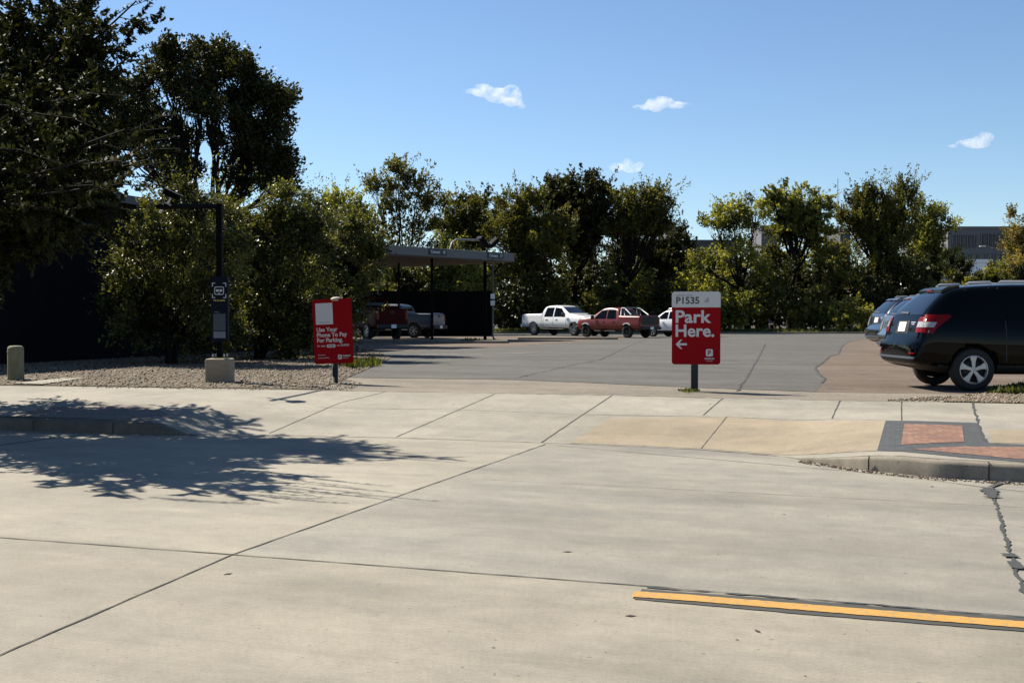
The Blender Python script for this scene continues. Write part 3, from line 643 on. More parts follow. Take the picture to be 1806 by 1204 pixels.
# street tree upper left, with long sprays
def street_tree():
    base = cw(-8.6, 15.2); base = (base.x, base.y, surf(base.x, base.y)); root = empty('street_tree', base)
    tag(root, 'dark street tree with long leafy sprays filling the upper left corner', 'tree')
    b = Vector(base); bm = bmesh.new(); fk = b + Vector((.1, 0, 2.0)); tube(bm, [p - b for p in branch_pts(b - Vector((0, 0, .1)), fk, 0, 4)], [.15, .12, .11, .105, .10], 10)
    VV = []; FF = []; TT = []; off = 0; bs = []
    def tgt(px, py, d): return P(px, py, d)
    ends = []
    for (px, py, d, n) in [(235, -5, 15.3, 7), (210, 90, 15.6, 8), (195, 160, 15.4, 8), (150, 50, 16.5, 12), (60, 20, 17, 14), (90, 120, 16.5, 14), (150, 150, 16, 12), (110, 10, 16.6, 12), (180, 20, 16, 9), (20, 70, 17, 14), (130, 100, 16.5, 12), (30, 180, 15.0, 14), (120, 215, 15.0, 12), (200, 215, 14.8, 8),
                           (60, 260, 14.6, 14), (140, 280, 14.6, 13), (200, 300, 14.4, 8), (20, 330, 14.4, 14), (100, 350, 14.2, 12), (160, 370, 14.4, 7), (40, 420, 14.2, 10), (5, 380, 14.5, 12), (-80, 60, 15.0, 14), (-120, 200, 15.0, 14), (-60, 320, 14.6, 14), (-200, 120, 15.5, 12), (-230, 280, 15.0, 12), (-160, 400, 14.5, 10),
                           (-40, 150, 13.2, 5), (60, 240, 12.9, 4), (-140, 330, 12.9, 5), (-60, 400, 13, 4), (30, 100, 13.4, 4), (110, 300, 12.7, 3), (0, 300, 17.0, 14), (60, 380, 17.0, 12), (-60, 200, 18, 12), (60, 100, 18, 12), (-200, 200, 17.5, 12), (-120, 300, 17.5, 14), (-40, 330, 17.5, 14), (40, 300, 17.5, 14), (-220, 380, 17.5, 14), (-100, 420, 17.5, 14), (0, 420, 18, 12), (100, 250, 18, 12), (-260, 100, 19, 14), (130, 330, 17, 10),
                           (20, 230, 15.5, 14), (80, 400, 15.5, 10), (150, 230, 15.5, 12), (180, 270, 15.3, 9), (10, 130, 16, 14), (40, 350, 13.6, 10), (170, 330, 15, 8), (-20, 450, 14.6, 9), (60, 200, 14, 12), (120, 170, 14.2, 10)]:
        e = tgt(px, py, d); pp = branch_pts(fk, e, -.12, 7); tube(bm, [p - b for p in pp], [.045 * lerp(1, .22, i / 7) for i in range(8)], 6)
        for k in range(n):
            t = random.uniform(.55, 1.0); q = pp[min(6, int(t * 7))].lerp(pp[7], random.random() * .7)
            dr = (e - fk).normalized() * random.uniform(.2, 1.0) + Vector((random.gauss(0, .7), random.gauss(0, .7), random.gauss(.05, .35)))
            ends.append((q, dr.normalized(), random.uniform(.45, .95)))
    # named sprays reaching to the right over the sky and the big tree
    for (x0, y0, x1, y1, d) in [(205, 115, 305, 72, 15), (185, 190, 232, 160, 15.4), (170, 50, 275, -5, 15), (190, 70, 268, 30, 15), (170, 100, 225, 88, 15.2), (230, 232, 340, 200, 11.2), (225, 275, 318, 240, 11.5), (230, 285, 318, 262, 11.0), (200, 320, 300, 285, 11.3), (210, 255, 300, 225, 12.0), (190, 305, 270, 265, 11.8),
                                (150, 340, 270, 330, 10.9), (120, 370, 235, 372, 11.2), (90, 400, 170, 452, 13.4), (60, 430, 110, 470, 13.6), (190, 215, 270, 190, 14.3), (180, 330, 262, 312, 11.2), (20, 440, 60, 486, 13.4), (170, 250, 255, 232, 14), (140, 180, 215, 150, 14.6),
                                (130, 400, 205, 425, 12.6), (60, 440, 128, 452, 12.5), (150, 290, 270, 300, 10.7), (100, 330, 225, 345, 10.9), (20, 360, 150, 395, 11.0), (60, 200, 200, 240, 11.2), (-40, 260, 110, 290, 10.8), (-60, 180, 90, 215, 11.0), (90, 180, 230, 170, 11.6), (80, 250, 215, 262, 12.0), (-20, 300, 100, 330, 11.6)]:
        a = tgt(x0, y0, d + .4); e = tgt(x1, y1, d); pp = branch_pts(fk, a, -.1, 5); tube(bm, [p - b for p in pp], [.03, .026, .022, .017, .013, .010], 5, False)
        for k in range(9):
            t = random.uniform(.35, 1.0); q = pp[min(4, int(t * 5))].lerp(pp[5], random.random() * .4); dr = (a - fk).normalized() * random.uniform(.2, .9) + Vector((random.gauss(0, .7), random.gauss(0, .7), random.gauss(-.05, .3)))
            ends.append((q, dr.normalized(), random.uniform(.3, .6)))
        mid = a.lerp(e, .5) + Vector((0, 0, .06)); tube(bm, [p - b for p in (a, mid, e)], [.010, .007, .003], 4, False)
        L = (e - a).length; n = int(L / .035)
        for i in range(n):
            t = i / n; q = a.lerp(e, t) + Vector((0, 0, .12 * math.sin(t * math.pi))); ax = (e - a).normalized(); side = 1 if i % 2 else -1
            dn = (ax * .45 + Vector((0, 0, -.75)) + RGT * 0 + FWD * side * .45 + Vector((random.gauss(0, .2), random.gauss(0, .2), random.gauss(0, .25)))).normalized()
            bs.append((q + dn * .04, dn, .085 * random.uniform(.75, 1.15) * (1.05 - .45 * t), random.uniform(.3, 1)))
    P0 = np.array([e[0] for e in ends]); D = np.array([e[1] for e in ends]); L = np.array([e[2] for e in ends])
    for i in range(len(ends)):
        q = ends[i][0]; tube(bm, [q - b, q + ends[i][1] * L[i] * .5 - b, q + ends[i][1] * L[i] - Vector((0, 0, .05)) - b], [.008, .005, .002], 4, False)
    # each shoot: main + side twigs
    SP = []; SD = []; SL = []
    for j in range(6):
        t = RNG.uniform(.1, .95, (len(P0), 1)); SP.append(P0 + D * L[:, None] * t); SD.append(nrm(D * .7 + unit(len(P0)) * .8 + np.array([0, 0, -.05]))); SL.append(L * RNG.uniform(.3, .6, len(P0)))
    SP = np.concatenate([P0] + SP); SD = np.concatenate([D] + SD); SL = np.concatenate([L] + SL)
    v, f, t = shoots_leaves(SP, SD, SL, 22, .10, .46, .14, np.clip(RNG.normal(.4, .25, len(SP)), 0, 1), .1)
    C = np.array([x[0] for x in bs]); A = np.array([x[1] for x in bs]); ls = np.array([x[2] for x in bs]); tn = np.array([x[3] for x in bs])
    v2, f2, t2 = leaves_np(C, A, ls, .5, tn)
    V = np.concatenate([v, v2]) - np.array(base); Fq = np.concatenate([f, f2 + len(v)]); T = np.concatenate([t, t2])
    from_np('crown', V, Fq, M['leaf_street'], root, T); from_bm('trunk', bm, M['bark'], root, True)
street_tree()

# grass verge
def blades(name, pts_or_list, n, h0, h1, mt, label, w=.02):
    a = scatter_poly(pts_or_list, n); z = zs(a); C = np.column_stack([a, z + .0]); th = RNG.uniform(0, 6.28, n); h = RNG.uniform(h0, h1, n)
    A = nrm(np.column_stack([RNG.normal(0, .35, n), RNG.normal(0, .35, n), np.ones(n)])); C = C + A * h[:, None] * .5
    v, f, t = leaves_np(C, A, h, w, RNG.random(n)); return tag(from_np(name, v, f, mt, attr=t), label, 'grass', kind='stuff')
cm = lambda px, d: (cw((px - 903) / F_PX * d, d).x, cw((px - 903) / F_PX * d, d).y)
xk0, xk1 = (500 - 903) / F_PX * 85, (2300 - 903) / F_PX * 85
o = cbox('kerb', (868 - 903) / F_PX * 85, xk1, 84.2, 84.6, .2, .40, M['kerb']); tag(o, kind='structure')
blades('grass', [cm(500, 84.9), cm(2200, 84.9), cm(2200, 92), cm(500, 92)], 26000, .2, .45, M['grass'], 'strip of grass beyond the far kerb of the lot', .25)
blades('weeds', pix([(1738, 695), (1770, 691), (1806, 684), (1900, 682), (1900, 692), (1806, 697)]), 1500, .05, .16, M['grass'], 'green weeds on the gravel beside the black car', .5)
blades('weeds', pix([(596, 646), (625, 641), (665, 640), (672, 646), (625, 652)]), 500, .05, .22, M['grass'], 'weeds at the edge of the gravel by the phone payment sign', .4)
blades('weeds', pix([(1196, 690), (1216, 689), (1236, 691), (1210, 693)]), 120, .03, .07, M['grass'], 'tiny weeds at the foot of the park here sign', .4)
# islands at canopy
def island(name, x0, x1, d0, d1, h=.13):
    xm, dm = (x0 + x1) / 2, (d0 + d1) / 2; p = cw(xm, dm); z = zlot(p.x, p.y); o = cbox(name, x0, x1, d0, d1, z - .05, z + h, M['kerb'], .03); return tag(o, kind='structure')
island('kerb_island', -3.4, -.2, 51.0, 52.6); island('kerb_island', -10, -2.0, 54.5, 57.5, .10); island('kerb_island', .3, 5.8, 60.5, 61.3, .12)
blades('grass', [cm(815, 51.3), cm(850, 51.3), cm(845, 52.3), cm(812, 52.3)], 160, .15, .3, M['grass'], 'tuft of grass on the canopy island', .3)

# ------------------------------------------------------------------ buildings
def wbox(bm, x0, x1, y0, y1, z0, z1, bev=0): box(bm, ((x0 + x1) / 2, (y0 + y1) / 2, (z0 + z1) / 2), (x1 - x0, y1 - y0, z1 - z0), None, bev)
def sidingmat():
    m = mat('dark_metal_siding', (.005, .006, .008), .9, spec=.1); t = NT(m); g = t.geo(); q = t.n.new('ShaderNodeTexWave'); q.wave_type = 'BANDS'; q.bands_direction = 'Y'; q.inputs['Scale'].default_value = 1.6
    t.l.new(g, q.inputs['Vector']); t.bump(q.outputs['Fac'], .12, .01)
    t.col(t.mix(t.ramp(t.noise(g, 1.5, 5, .6), [(.3, 0.0), (.7, 1.0)]), (.0045, .0055, .008), (.007, .008, .011))); return m
M['siding'] = sidingmat(); M['coping'] = mat('roof_coping', (.05, .056, .062), .5)
rt = empty('low_building', (-24, 24, .3)); tag(rt, 'low dark flat-roofed building in shade behind the gravel bed at the left edge', 'building')
bm = bmesh.new(); wbox(bm, -8, 3, -14, 13.5, -.4, 4.45); from_bm('wall', bm, M['siding'], rt)
bm = bmesh.new(); wbox(bm, -8.12, 3.12, -14.12, 13.62, 4.453, 4.70, .01); from_bm('roof', bm, M['coping'], rt)
def concmat(n, c):
    m = mat(n, c, .9); t = NT(m); g = t.geo(); t.col(t.mix(.7, c, t.ramp(t.noise(t.map(g, (1, 1, .25)), .8, 6, .7), [(.3, .8), (.7, 1.15)]), 'MULTIPLY')); return m
M['office'] = concmat('office_concrete', (.135, .135, .14)); M['office2'] = concmat('far_office_panels', (.065, .07, .08)); M['winglass'] = mat('dark_window_glass', (.012, .014, .02), .12)
M['whiteroof'] = mat('white_roof_sheet', (.85, .85, .85), .6); M['greytower'] = concmat('far_tower_panels', (.12, .12, .135))
def facade_box(name, label, px0, px1, py0, d, base_z, depth, mt, windows, cat='building', parts=None, yaw=0.0):
    """rectangular block facing the camera; windows in pixels (x0,x1,y0,y1)"""
    a = P(px0, py0, d); c = P((px0 + px1) / 2, py0, d); w = (px1 - px0) / F_PX * d; top = a.z
    r = empty(name, (c.x, c.y, base_z), YAW + yaw); tag(r, label, cat)
    bm = bmesh.new(); wbox(bm, -w / 2, w / 2, 0, depth, 0, top - base_z); from_bm('wall', bm, mt, r)
    bm = bmesh.new(); wbox(bm, -w / 2 - .2, w / 2 + .2, -.2, depth + .2, top - base_z + .004, top - base_z + .6); from_bm('roof', bm, mt, r)
    s = d / F_PX; pc = (px0 + px1) / 2
    for (x0, x1, y0, y1) in windows:
        bm = bmesh.new(); z1 = P(pc, y0, d).z - base_z; z0 = P(pc, y1, d).z - base_z; X0, X1 = (x0 - pc) * s, (x1 - pc) * s
        wbox(bm, X0, X1, -.012, .1, z0, z1); f = from_bm('window', bm, M['winglass'], r)
        bm = bmesh.new(); e = .1
        for (p, q, u, v) in ((X0 - e, X0, z0 - e, z1 + e), (X1, X1 + e, z0 - e, z1 + e), (X0, X1, z1, z1 + e), (X0, X1, z0 - e, z0)): wbox(bm, p, q, -.25, -.003, u, v)
        fr = from_bm('frame', bm, mt, f)
    return r
win = []
for i in range(7): win.append((1680.2 + i * 6.4, 1683.0 + i * 6.4, 415, 435.5))
for i in range(5): win.append((1730 + i * 6.4, 1732.8 + i * 6.4, 413, 434.5))
for i in range(3): win.append((1763 + i * 6.6, 1766 + i * 6.6, 413, 434))
for i in range(7): win.append((1686.5 + i * 14, 1694.5 + i * 14, 448.5, 459))
facade_box('office_block', 'grey concrete office block with tall slit windows at the right edge', 1672, 1840, 404, 250, -.1, 30, M['office'], win)
facade_box('white_building', 'low white-roofed building below the concrete office block', 1633, 1749, 463, 205, -.1, 14, M['whiteroof'], [(1634, 1650, 480, 496)])
facade_box('far_office', 'dark low office with a wide black window band, left of the pale spreading tree', 1150, 1300, 428, 235, -.1, 20, M['office2'], [(1208, 1214, 440, 451), (1216, 1224, 440, 451), (1229, 1285, 441, 452), (1229, 1285, 456, 462), (1160, 1200, 441, 452)])
facade_box('tower_block', 'small grey tower block showing through the pale spreading tree', 1343, 1376, 401, 330, -.1, 14, M['greytower'], [(1348, 1352, 410, 414), (1366, 1370, 410, 414)])
facade_box('tower_block', 'small grey rooftop showing above the low dark rounded tree', 1174, 1200, 403, 330, -.1, 14, M['greytower'], [(1180, 1184, 410, 414)])
facade_box('pale_building', 'pale building glimpsed through trees between the central tree and the leaning tree', 1020, 1052, 425, 240, -.1, 14, M['office'], [(1024, 1048, 430, 433), (1024, 1048, 438, 441)])
facade_box('brick_house', 'small dark building between the radio mast and the spiky tree', 1482, 1500, 408, 260, -.1, 14, M['office2'], [(1486, 1490, 414, 418)])
# mast
r = empty('radio_mast', cw((1476 - 903) / F_PX * 600, 600)); tag(r, 'thin distant grey lattice radio mast above the treetops', 'mast')
M['mast'] = mat('mast_steel', (.30, .28, .30), .6)
bm = bmesh.new(); top = P(1476, 315, 600).z
for k in range(3):
    a = 2.09 * k; x, y = math.cos(a) * .8, math.sin(a) * .8; tube(bm, [(x, y, 0), (x * .7, y * .7, top * .9)], .17, 4)
for z in np.arange(10, top * .9, 5):
    pts = [(math.cos(2.09 * k) * .6, math.sin(2.09 * k) * .6, z) for k in range(3)]
    tube(bm, pts + [pts[0]], .05, 3)
tube(bm, [(0, 0, top * .9), (0, 0, top)], .22, 4); from_bm('lattice', bm, M['mast'], r)
# light poles at right
def lamp_post(px, py_top, d, label, arm=1.2, side=-1):
    b = gbase(px, d); r = empty('street_lamp', b, YAW); tag(r, label, 'street lamp'); h = P(px, py_top, d).z - b[2]
    bm = bmesh.new(); tube(bm, [(0, 0, 0), (0, 0, h)], [.12, .07], 8); tube(bm, [(0, 0, h - .1), (side * arm * .6, 0, h + .15), (side * arm, 0, h + .2)], .05, 6); from_bm('pole', bm, M['greymetal'], r, True)
    bm = bmesh.new(); box(bm, (side * (arm + .3), 0, h + .2), (.8, .35, .14), None, .04); from_bm('lamp_head', bm, M['palemetal'], r)
M['greymetal'] = mat('grey_metal', (.16, .17, .18), .5, .4); M['palemetal'] = mat('pale_metal', (.6, .6, .58), .4, .2)
lamp_post(1751, 437, 150, 'tall street lamp with pale head in front of the concrete office block', 1.2)
lamp_post(1636, 466, 120, 'dark pole beside the white low roof, above the black car roof', .6, -1)
lamp_post(1796, 452, 140, 'dark post behind the black car at the right edge', .6, 1)
r = empty('utility_cabinet', gbase(1645, 118), YAW); tag(r, 'blue-grey gantry box on posts above the roof of the black car', 'cabinet')
bm = bmesh.new(); box(bm, (0, 0, 3.6), (1.3, .8, 2.2), None, .04); from_bm('housing', bm, mat('blue_grey_panel', (.12, .15, .22), .5), r)
bm = bmesh.new(); tube(bm, [(-.9, 0, 0), (-.9, 0, 5.6), (1.2, 0, 5.6)], .08, 6); tube(bm, [(1.0, 0, 0), (1.0, 0, 5.6)], .08, 6); from_bm('frame', bm, M['greymetal'], r)

# dark wall behind the canopy
a = P(545, 513, 72); b_ = P(868, 514, 72); r = empty('screen_wall', (b_.x, b_.y, .2), YAW); tag(r, 'long black screen wall standing behind the canopy', 'wall')
Lw = (a - b_).length; M['blackwall'] = mat('black_wall', (.003, .003, .003), .95, spec=.05)
bm = bmesh.new(); wbox(bm, -Lw, 0, 0, .2, 0, a.z - .2); from_bm('panel', bm, M['blackwall'], r)
bm = bmesh.new()
for i in range(8): wbox(bm, -Lw + i * Lw / 7 - .08, -Lw + i * Lw / 7 + .08, -.06, -.002, 0, a.z - .12)
from_bm('post', bm, M['blackwall'], r)

# canopy
M['fascia'] = mat('canopy_fascia', (.15, .155, .155), .8, spec=.1); M['soffit'] = mat('canopy_soffit', (.09, .065, .045), .8); M['plaque'] = mat('plaque_dark_blue', (.012, .016, .03), .5)
A = cw(-5.79, 53); DIRC = (RGT * .647 + FWD * .762).normalized(); NRM = Vector((-DIRC.y, DIRC.x, 0))
ang = math.atan2(DIRC.y, DIRC.x); zg = zlot(A.x, A.y); r = empty('canopy', (A.x, A.y, zg), ang); tag(r, 'flat white-edged drive-up canopy on black posts over the far left of the lot', 'canopy')
zt = CAM_H + 3.47 - zg; zb_ = CAM_H + 3.03 - zg
bm = bmesh.new(); wbox(bm, -12, 9.15, 0, 11, zb_, zt, .02); from_bm('roof', bm, M['fascia'], r)
bm = bmesh.new(); wbox(bm, -11.9, 9.05, .1, 10.9, zb_ - .06, zb_ - .003); from_bm('soffit', bm, M['soffit'], r)
for (x, y, rd) in ((3.14, .35, .07), (7.15, .35, .09), (-2.5, 5.0, .07), (5.3, 5.0, .06)):
    bm = bmesh.new(); tube(bm, [(x, y, 0), (x, y, zb_ - .06)], rd, 10); from_bm('post', bm, M['black'], r, True)
bm = bmesh.new(); tube(bm, [(7.2, .35, zb_ - .95), (7.9, .35, zb_ - .6), (8.5, .35, zb_ - .1)], .05, 6); from_bm('brace', bm, M['black'], r, True)
def textmesh(name, body, size, mt, parent, loc, rot=(math.pi / 2, 0, 0), bold=0.0, align='LEFT', sx=1.0, extr=.0012):
    c = bpy.data.curves.new(name, 'FONT'); c.body = body; c.size = size; c.offset = bold * size; c.extrude = extr; c.align_x = align; c.resolution_u = 3; c.space_line = 1.0
    o = bpy.data.objects.new(name, c); COL.objects.link(o); dg = bpy.context.evaluated_depsgraph_get(); me = bpy.data.meshes.new_from_object(o.evaluated_get(dg))
    bpy.data.objects.remove(o); me.materials.clear(); me.materials.append(mt)
    ob = link(name, me, parent); ob.location = loc; ob.rotation_euler = rot; ob.scale = (sx, 1, 1); return ob
M['plaque_text'] = mat('plaque_lettering', (.55, .6, .65), .6)
for (x, txt) in ((2.55, '18'), (6.95, '17')):
    bm = bmesh.new(); wbox(bm, x, x + 1.25, -.05, -.004, zb_ + .10, zt - .05); pl = from_bm('plaque', bm, M['plaque'], r)
    textmesh('lettering', 'Connect', .21, M['plaque_text'], pl, (x + .10, -.055, zb_ + .18), bold=.02, sx=.9); textmesh('number', txt, .21, M['plaque_text'], pl, (x + .95, -.055, zb_ + .18), bold=.02, sx=.9)
r2 = empty('roof_conduit', A + DIRC * 4.4 + Vector((0, 0, zt)), ang); r2.location.z = zg + zt; tag(r2, 'arched metal conduit with twin black floodlights on the canopy roof', 'floodlight')
bm = bmesh.new(); tube(bm, [(0, .3, 0), (.15, .3, .35), (.5, .3, .55), (2.2, .3, .6), (2.4, .3, .6), (3.9, .3, .25), (3.9, .3, 0)], .05, 6); from_bm('conduit', bm, M['greymetal'], r2, True)
for (x, rr_) in ((2.5, 40), (3.35, -35)):
    bm = bmesh.new(); box(bm, (0, 0, 0), (.70, .4, .24), None, .05); o = from_bm('floodlight_head', bm, M['black'], r2); o.location = (x, .3, .52); o.rotation_euler = (0, R_(rr_), 0)
# slim white pipe with meter on last post
r3 = empty('meter_pole', gbase(869, 57.5), YAW); tag(r3, 'slim grey pipe with small white meter boxes beside the last canopy post', 'pole')
bm = bmesh.new(); tube(bm, [(.25, 0, .0), (.05, 0, .1), (0, 0, .3), (0, 0, 4.3)], .05, 6); from_bm('pipe', bm, M['greymetal'], r3, True)
for z in (2.3, 1.95): bm = bmesh.new(); box(bm, (0, -.12, z), (.22, .1, .26), None, .01); from_bm('meter_box', bm, M['palemetal'], r3)
# block end by canopy
# ------------------------------------------------------------------ signs
def panel(name, w, h, rad, mt, parent, th=.012, y=0.0, cx=0, cz=0):
    bm = bmesh.new(); prism(bm, round_rect(w, h, rad, cx, cz), y, y + th); bmesh.ops.recalc_face_normals(bm, faces=bm.faces[:]); return from_bm(name, bm, mt, parent)
def logo(parent, cx, cz, s, y=-.004):
    lg = panel('logo', s, s * 1.05, s * .2, M['sign_white'], parent, .002, y, cx, cz)
    # P cut shape: ring and stem
    bm = bmesh.new(); k = s * .052
    out = []; 
    wbox(bm, cx - .20 * s, cx - .08 * s, y - .003, y - .0005, cz - .33 * s, cz + .33 * s)
    prism(bm, [(cx - .08 * s, cz + .33 * s), (cx - .08 * s, cz + .22 * s), (cx + .06 * s, cz + .22 * s), (cx + .12 * s, cz + .14 * s), (cx + .06 * s, cz + .05 * s), (cx - .08 * s, cz + .05 * s), (cx - .08 * s, cz - .06 * s), (cx + .10 * s, cz - .06 * s), (cx + .22 * s, cz + .04 * s), (cx + .24 * s, cz + .14 * s), (cx + .20 * s, cz + .26 * s), (cx + .10 * s, cz + .33 * s)], y - .003, y - .0005)
    bmesh.ops.recalc_face_normals(bm, faces=bm.faces[:]); from_bm('letter', bm, M['sign_red'], lg); return lg
g = G(1225, 690); s1 = 17.15 / F_PX
r = empty('park_here_sign', g, YAW - R_(7)); tag(r, 'red Park Here sign with grey P1535 header and left arrow on a black post', 'sign')
W1, H1 = 85.5 * s1, 129.5 * s1; zc = P(1227, 578.7, 17.1).z - g.z
bm = bmesh.new(); wbox(bm, -.055, .055, .012, .12, -.05, zc + H1 * .40, .006); from_bm('post', bm, M['post_black'], r)
pn = empty('panel_group', (0, 0, 0)); bpy.data.objects.remove(pn)
pr = panel('red_panel', W1, H1, .045, M['sign_red'], r, .010, 0, .02, zc)
hd = H1 * .215
bm = bmesh.new(); pts = [p for p in round_rect(W1 + .004, H1 + .004, .046, .02, zc) if p[1] > zc + H1 / 2 - hd]; pts += [(.02 - W1 / 2 - .002, zc + H1 / 2 - hd), (.02 + W1 / 2 + .002, zc + H1 / 2 - hd)]
pts = sorted(pts, key=lambda p: math.atan2(p[1] - (zc + H1 / 2 - hd * .5), p[0] - .02)); prism(bm, pts, -.003, .002); bmesh.ops.recalc_face_normals(bm, faces=bm.faces[:]); hp = from_bm('header_panel', bm, M['sign_white'], r)
def spx(px, py): return ((px - 1227.5) * s1 + .02, zc - (py - 578.7) * s1)
x, z = spx(1191.5, 535.3); textmesh('lettering', 'P1535', .150, M['sign_ink'], hp, (x, -.005, z), bold=.022, sx=.98)
x, z = spx(1192.5, 521.6); textmesh('lettering', 'LOCATION CODE', .030, M['sign_grey'], hp, (x, -.005, z), bold=.01)
bm = bmesh.new()
for i, (hh) in enumerate((.025, .05, .075)): x, z = spx(1242 + i * 2.7, 532.5); wbox(bm, x, x + .018, -.006, -.0035, z, z + hh)
from_bm('bars_emblem', bm, M['sign_grey'], hp)
x, z = spx(1189.8, 568.7); textmesh('lettering', 'Park', .272, M['sign_white'], pr, (x, -.003, z), bold=.024, sx=1.10)
x, z = spx(1189.8, 593.5); textmesh('lettering', 'Here.', .266, M['sign_white'], pr, (x, -.003, z), bold=.024, sx=1.01)
x0, z0 = spx(1191.5, 607.5); bm = bmesh.new(); t_ = .020; Lr = .175; hh = .072
wbox(bm, x0 + .02, x0 + Lr, -.0045, -.0005, z0 - t_ * .8, z0 + t_ * .8)
for sg in (1, -1): prism(bm, [(x0, z0), (x0 + hh, z0 + sg * hh), (x0 + hh + t_ * 1.7, z0 + sg * hh), (x0 + hh + t_ * .6, z0 + sg * (hh - t_ * 1.0)), (x0 + t_ * 2.2, z0)], -.0047, -.0003)
bmesh.ops.recalc_face_normals(bm, faces=bm.faces[:]); from_bm('arrow', bm, M['sign_white'], pr)
x, z = spx(1251, 622.5); logo(pr, x, z, 12.3 * s1)
x, z = spx(1251, 634.4); textmesh('lettering', 'PREMIUM', .034, M['sign_white'], pr, (x, -.003, z), bold=.03, align='CENTER', sx=1.05); x, z = spx(1251, 638); textmesh('lettering', 'PARKING', .020, M['sign_white'], pr, (x, -.003, z), align='CENTER', sx=1.15)

g = G(588, 676); d2 = camd(g.x, g.y)[1]; s2 = d2 / F_PX
r = empty('phone_pay_sign', g, YAW - R_(25) + R_(17)); tag(r, 'tilted red sign with white card and Use Your Phone To Pay lettering', 'sign')
r.rotation_euler = (0, 0, YAW - R_(-10) - R_(25)); 
W2, H2 = 68 * s2 / math.cos(R_(24)), 114 * s2; zc = P(586, 584, d2).z - g.z
bm = bmesh.new(); tube(bm, [(0, .07, -.05), (0, .07, zc + H2 * .46)], .055, 12); from_bm('post', bm, M['post_black'], r, True)
bm = bmesh.new(); lathe(bm, [(.001, .055), (.05, .05), (.10, .03), (.11, 0), (.10, -.02), (.001, -.02)], 20); o = from_bm('post_cap', bm, mat('tan_cap', (.35, .30, .22), .7), r, True); o.location = (.03, .08, zc + H2 * .485)
tp = panel('red_panel', W2, H2, .045, M['sign_red'], r, .010, 0, 0, 0); tp.location = (-.01, 0, zc); tp.rotation_euler = (0, R_(-2.4), 0)
def q2(px, py):                            # px in flat sign coords: 0..1 from left, 0..1 from top
    return ((px - .5) * W2, (.5 - py) * H2)
x, z = q2(.30, .225); cd = panel('card', W2 * .44, H2 * .33, .004, M['qr_grey'], tp, .003, -.004, x, z)
x, z = q2(.30, .362); textmesh('lettering', 'premiumparking.com', .022, M['sign_ink'], cd, (x, -.0055, z), align='CENTER')
for i, s_ in enumerate(('Use Your', 'Phone To Pay', 'For Parking.')):
    x, z = q2(.085, .50 + i * .082); textmesh('lettering', s_, .102, M['sign_white'], tp, (x, -.003, z), bold=.028, sx=1.0)
x, z = q2(.085, .735); textmesh('lettering', 'Or text', .05, M['sign_white'], tp, (x, -.003, z), bold=.01)
x, z = q2(.445, .725); pp = panel('pill', W2 * .22, H2 * .05, .02, M['sign_white'], tp, .0025, -.003, x, z); textmesh('lettering', 'P1535', .045, M['sign_ink'], pp, (x, -.0045, z - .016), bold=.02, align='CENTER')
x, z = q2(.60, .735); textmesh('lettering', 'to 504504', .055, M['sign_white'], tp, (x, -.003, z), bold=.01)
for i, s_ in enumerate(('Questions?', 'premiumparking')):
    x, z = q2(.10, .87 + i * .045); textmesh('lettering', s_, .032, M['sign_white'], tp, (x, -.003, z))
x, z = q2(.66, .90); logo(tp, x, z, .075)
x, z = q2(.73, .895); textmesh('lettering', 'PREMIUM', .036, M['sign_white'], tp, (x, -.003, z), bold=.03); x, z = q2(.73, .925); textmesh('lettering', 'PARKING', .026, M['sign_white'], tp, (x, -.003, z))

# camera pole on concrete block
g = G(386, 676); g2_ = cw(-5.22, 19.75); zb0 = surf(g2_.x, g2_.y)
r = empty('concrete_block', (g2_.x, g2_.y, zb0), YAW); tag(r, 'square cast concrete footing block under the black camera pole', 'block')
bm = bmesh.new(); vs = box(bm, (0, 0, .20), (.43, .43, .46), None, .03)
from_bm('footing', bm, concrete('footing_concrete', (.30, .26, .19), (.33, .28, .2), (.21, .18, .13), (1, 1, 3), .8), r)
bm = bmesh.new()
for dx in (-.1, .1):
    for dy in (-.1, .1): tube(bm, [(dx, dy, .45), (dx, dy, .51)], .014, 6)
from_bm('anchor_bolt', bm, M['alu'], r)
r = empty('camera_pole', (g2_.x, g2_.y, zb0 + .45), YAW); tag(r, 'black pole with arm-mounted camera and navy plate-scan panel on the concrete block', 'camera pole')
hp_ = 2.74
bm = bmesh.new(); wbox(bm, -.05, .05, -.045, .055, .012, hp_, .006); wbox(bm, -.13, .13, -.13, .13, .001, .012); from_bm('pole', bm, M['black'], r)
av = Vector((-.42, -.91, 0)).normalized(); bm = bmesh.new(); tube(bm, [Vector((0, 0, hp_ - .05)), av * 1.55 + Vector((0, 0, hp_ - .2))], .042, 4); from_bm('arm', bm, M['black'], r)
bm = bmesh.new(); box(bm, (0, 0, 0), (.28, .12, .10), None, .015); c_ = from_bm('camera_housing', bm, M['black'], r); c_.location = av * 1.35 + Vector((.10, 0, hp_ + .02)); c_.rotation_euler = (0, R_(24), 0)
bm = bmesh.new(); wbox(bm, -.14, .165, -.065, .065, .052, .058); from_bm('sun_shield', bm, mat('grey_shield', (.3, .31, .33), .35, .3), c_)
bm = bmesh.new(); tube(bm, [(.0, 0, -.05), (.0, 0, -.16)], .02, 6); wbox(bm, -.06, .05, -.03, .03, -.18, -.16); from_bm('bracket', bm, M['alu'], c_)
bm = bmesh.new(); tube(bm, [(-.05, 0, -.2), (-.06, 0, -.36)], .022, 8); from_bm('antenna', bm, M['palemetal'], c_)
sp_ = 19.6 / F_PX; pz = lambda y: P(385, y, 19.6).z - zb0 - .45
nv = panel('navy_panel', 30 * sp_, (602 - 488) * sp_, .02, M['navy'], r, .09, -.14, .03, (pz(488) + pz(602)) / 2)
def nvx(px, py): return ((px - 388) * sp_ + .03, pz(py))
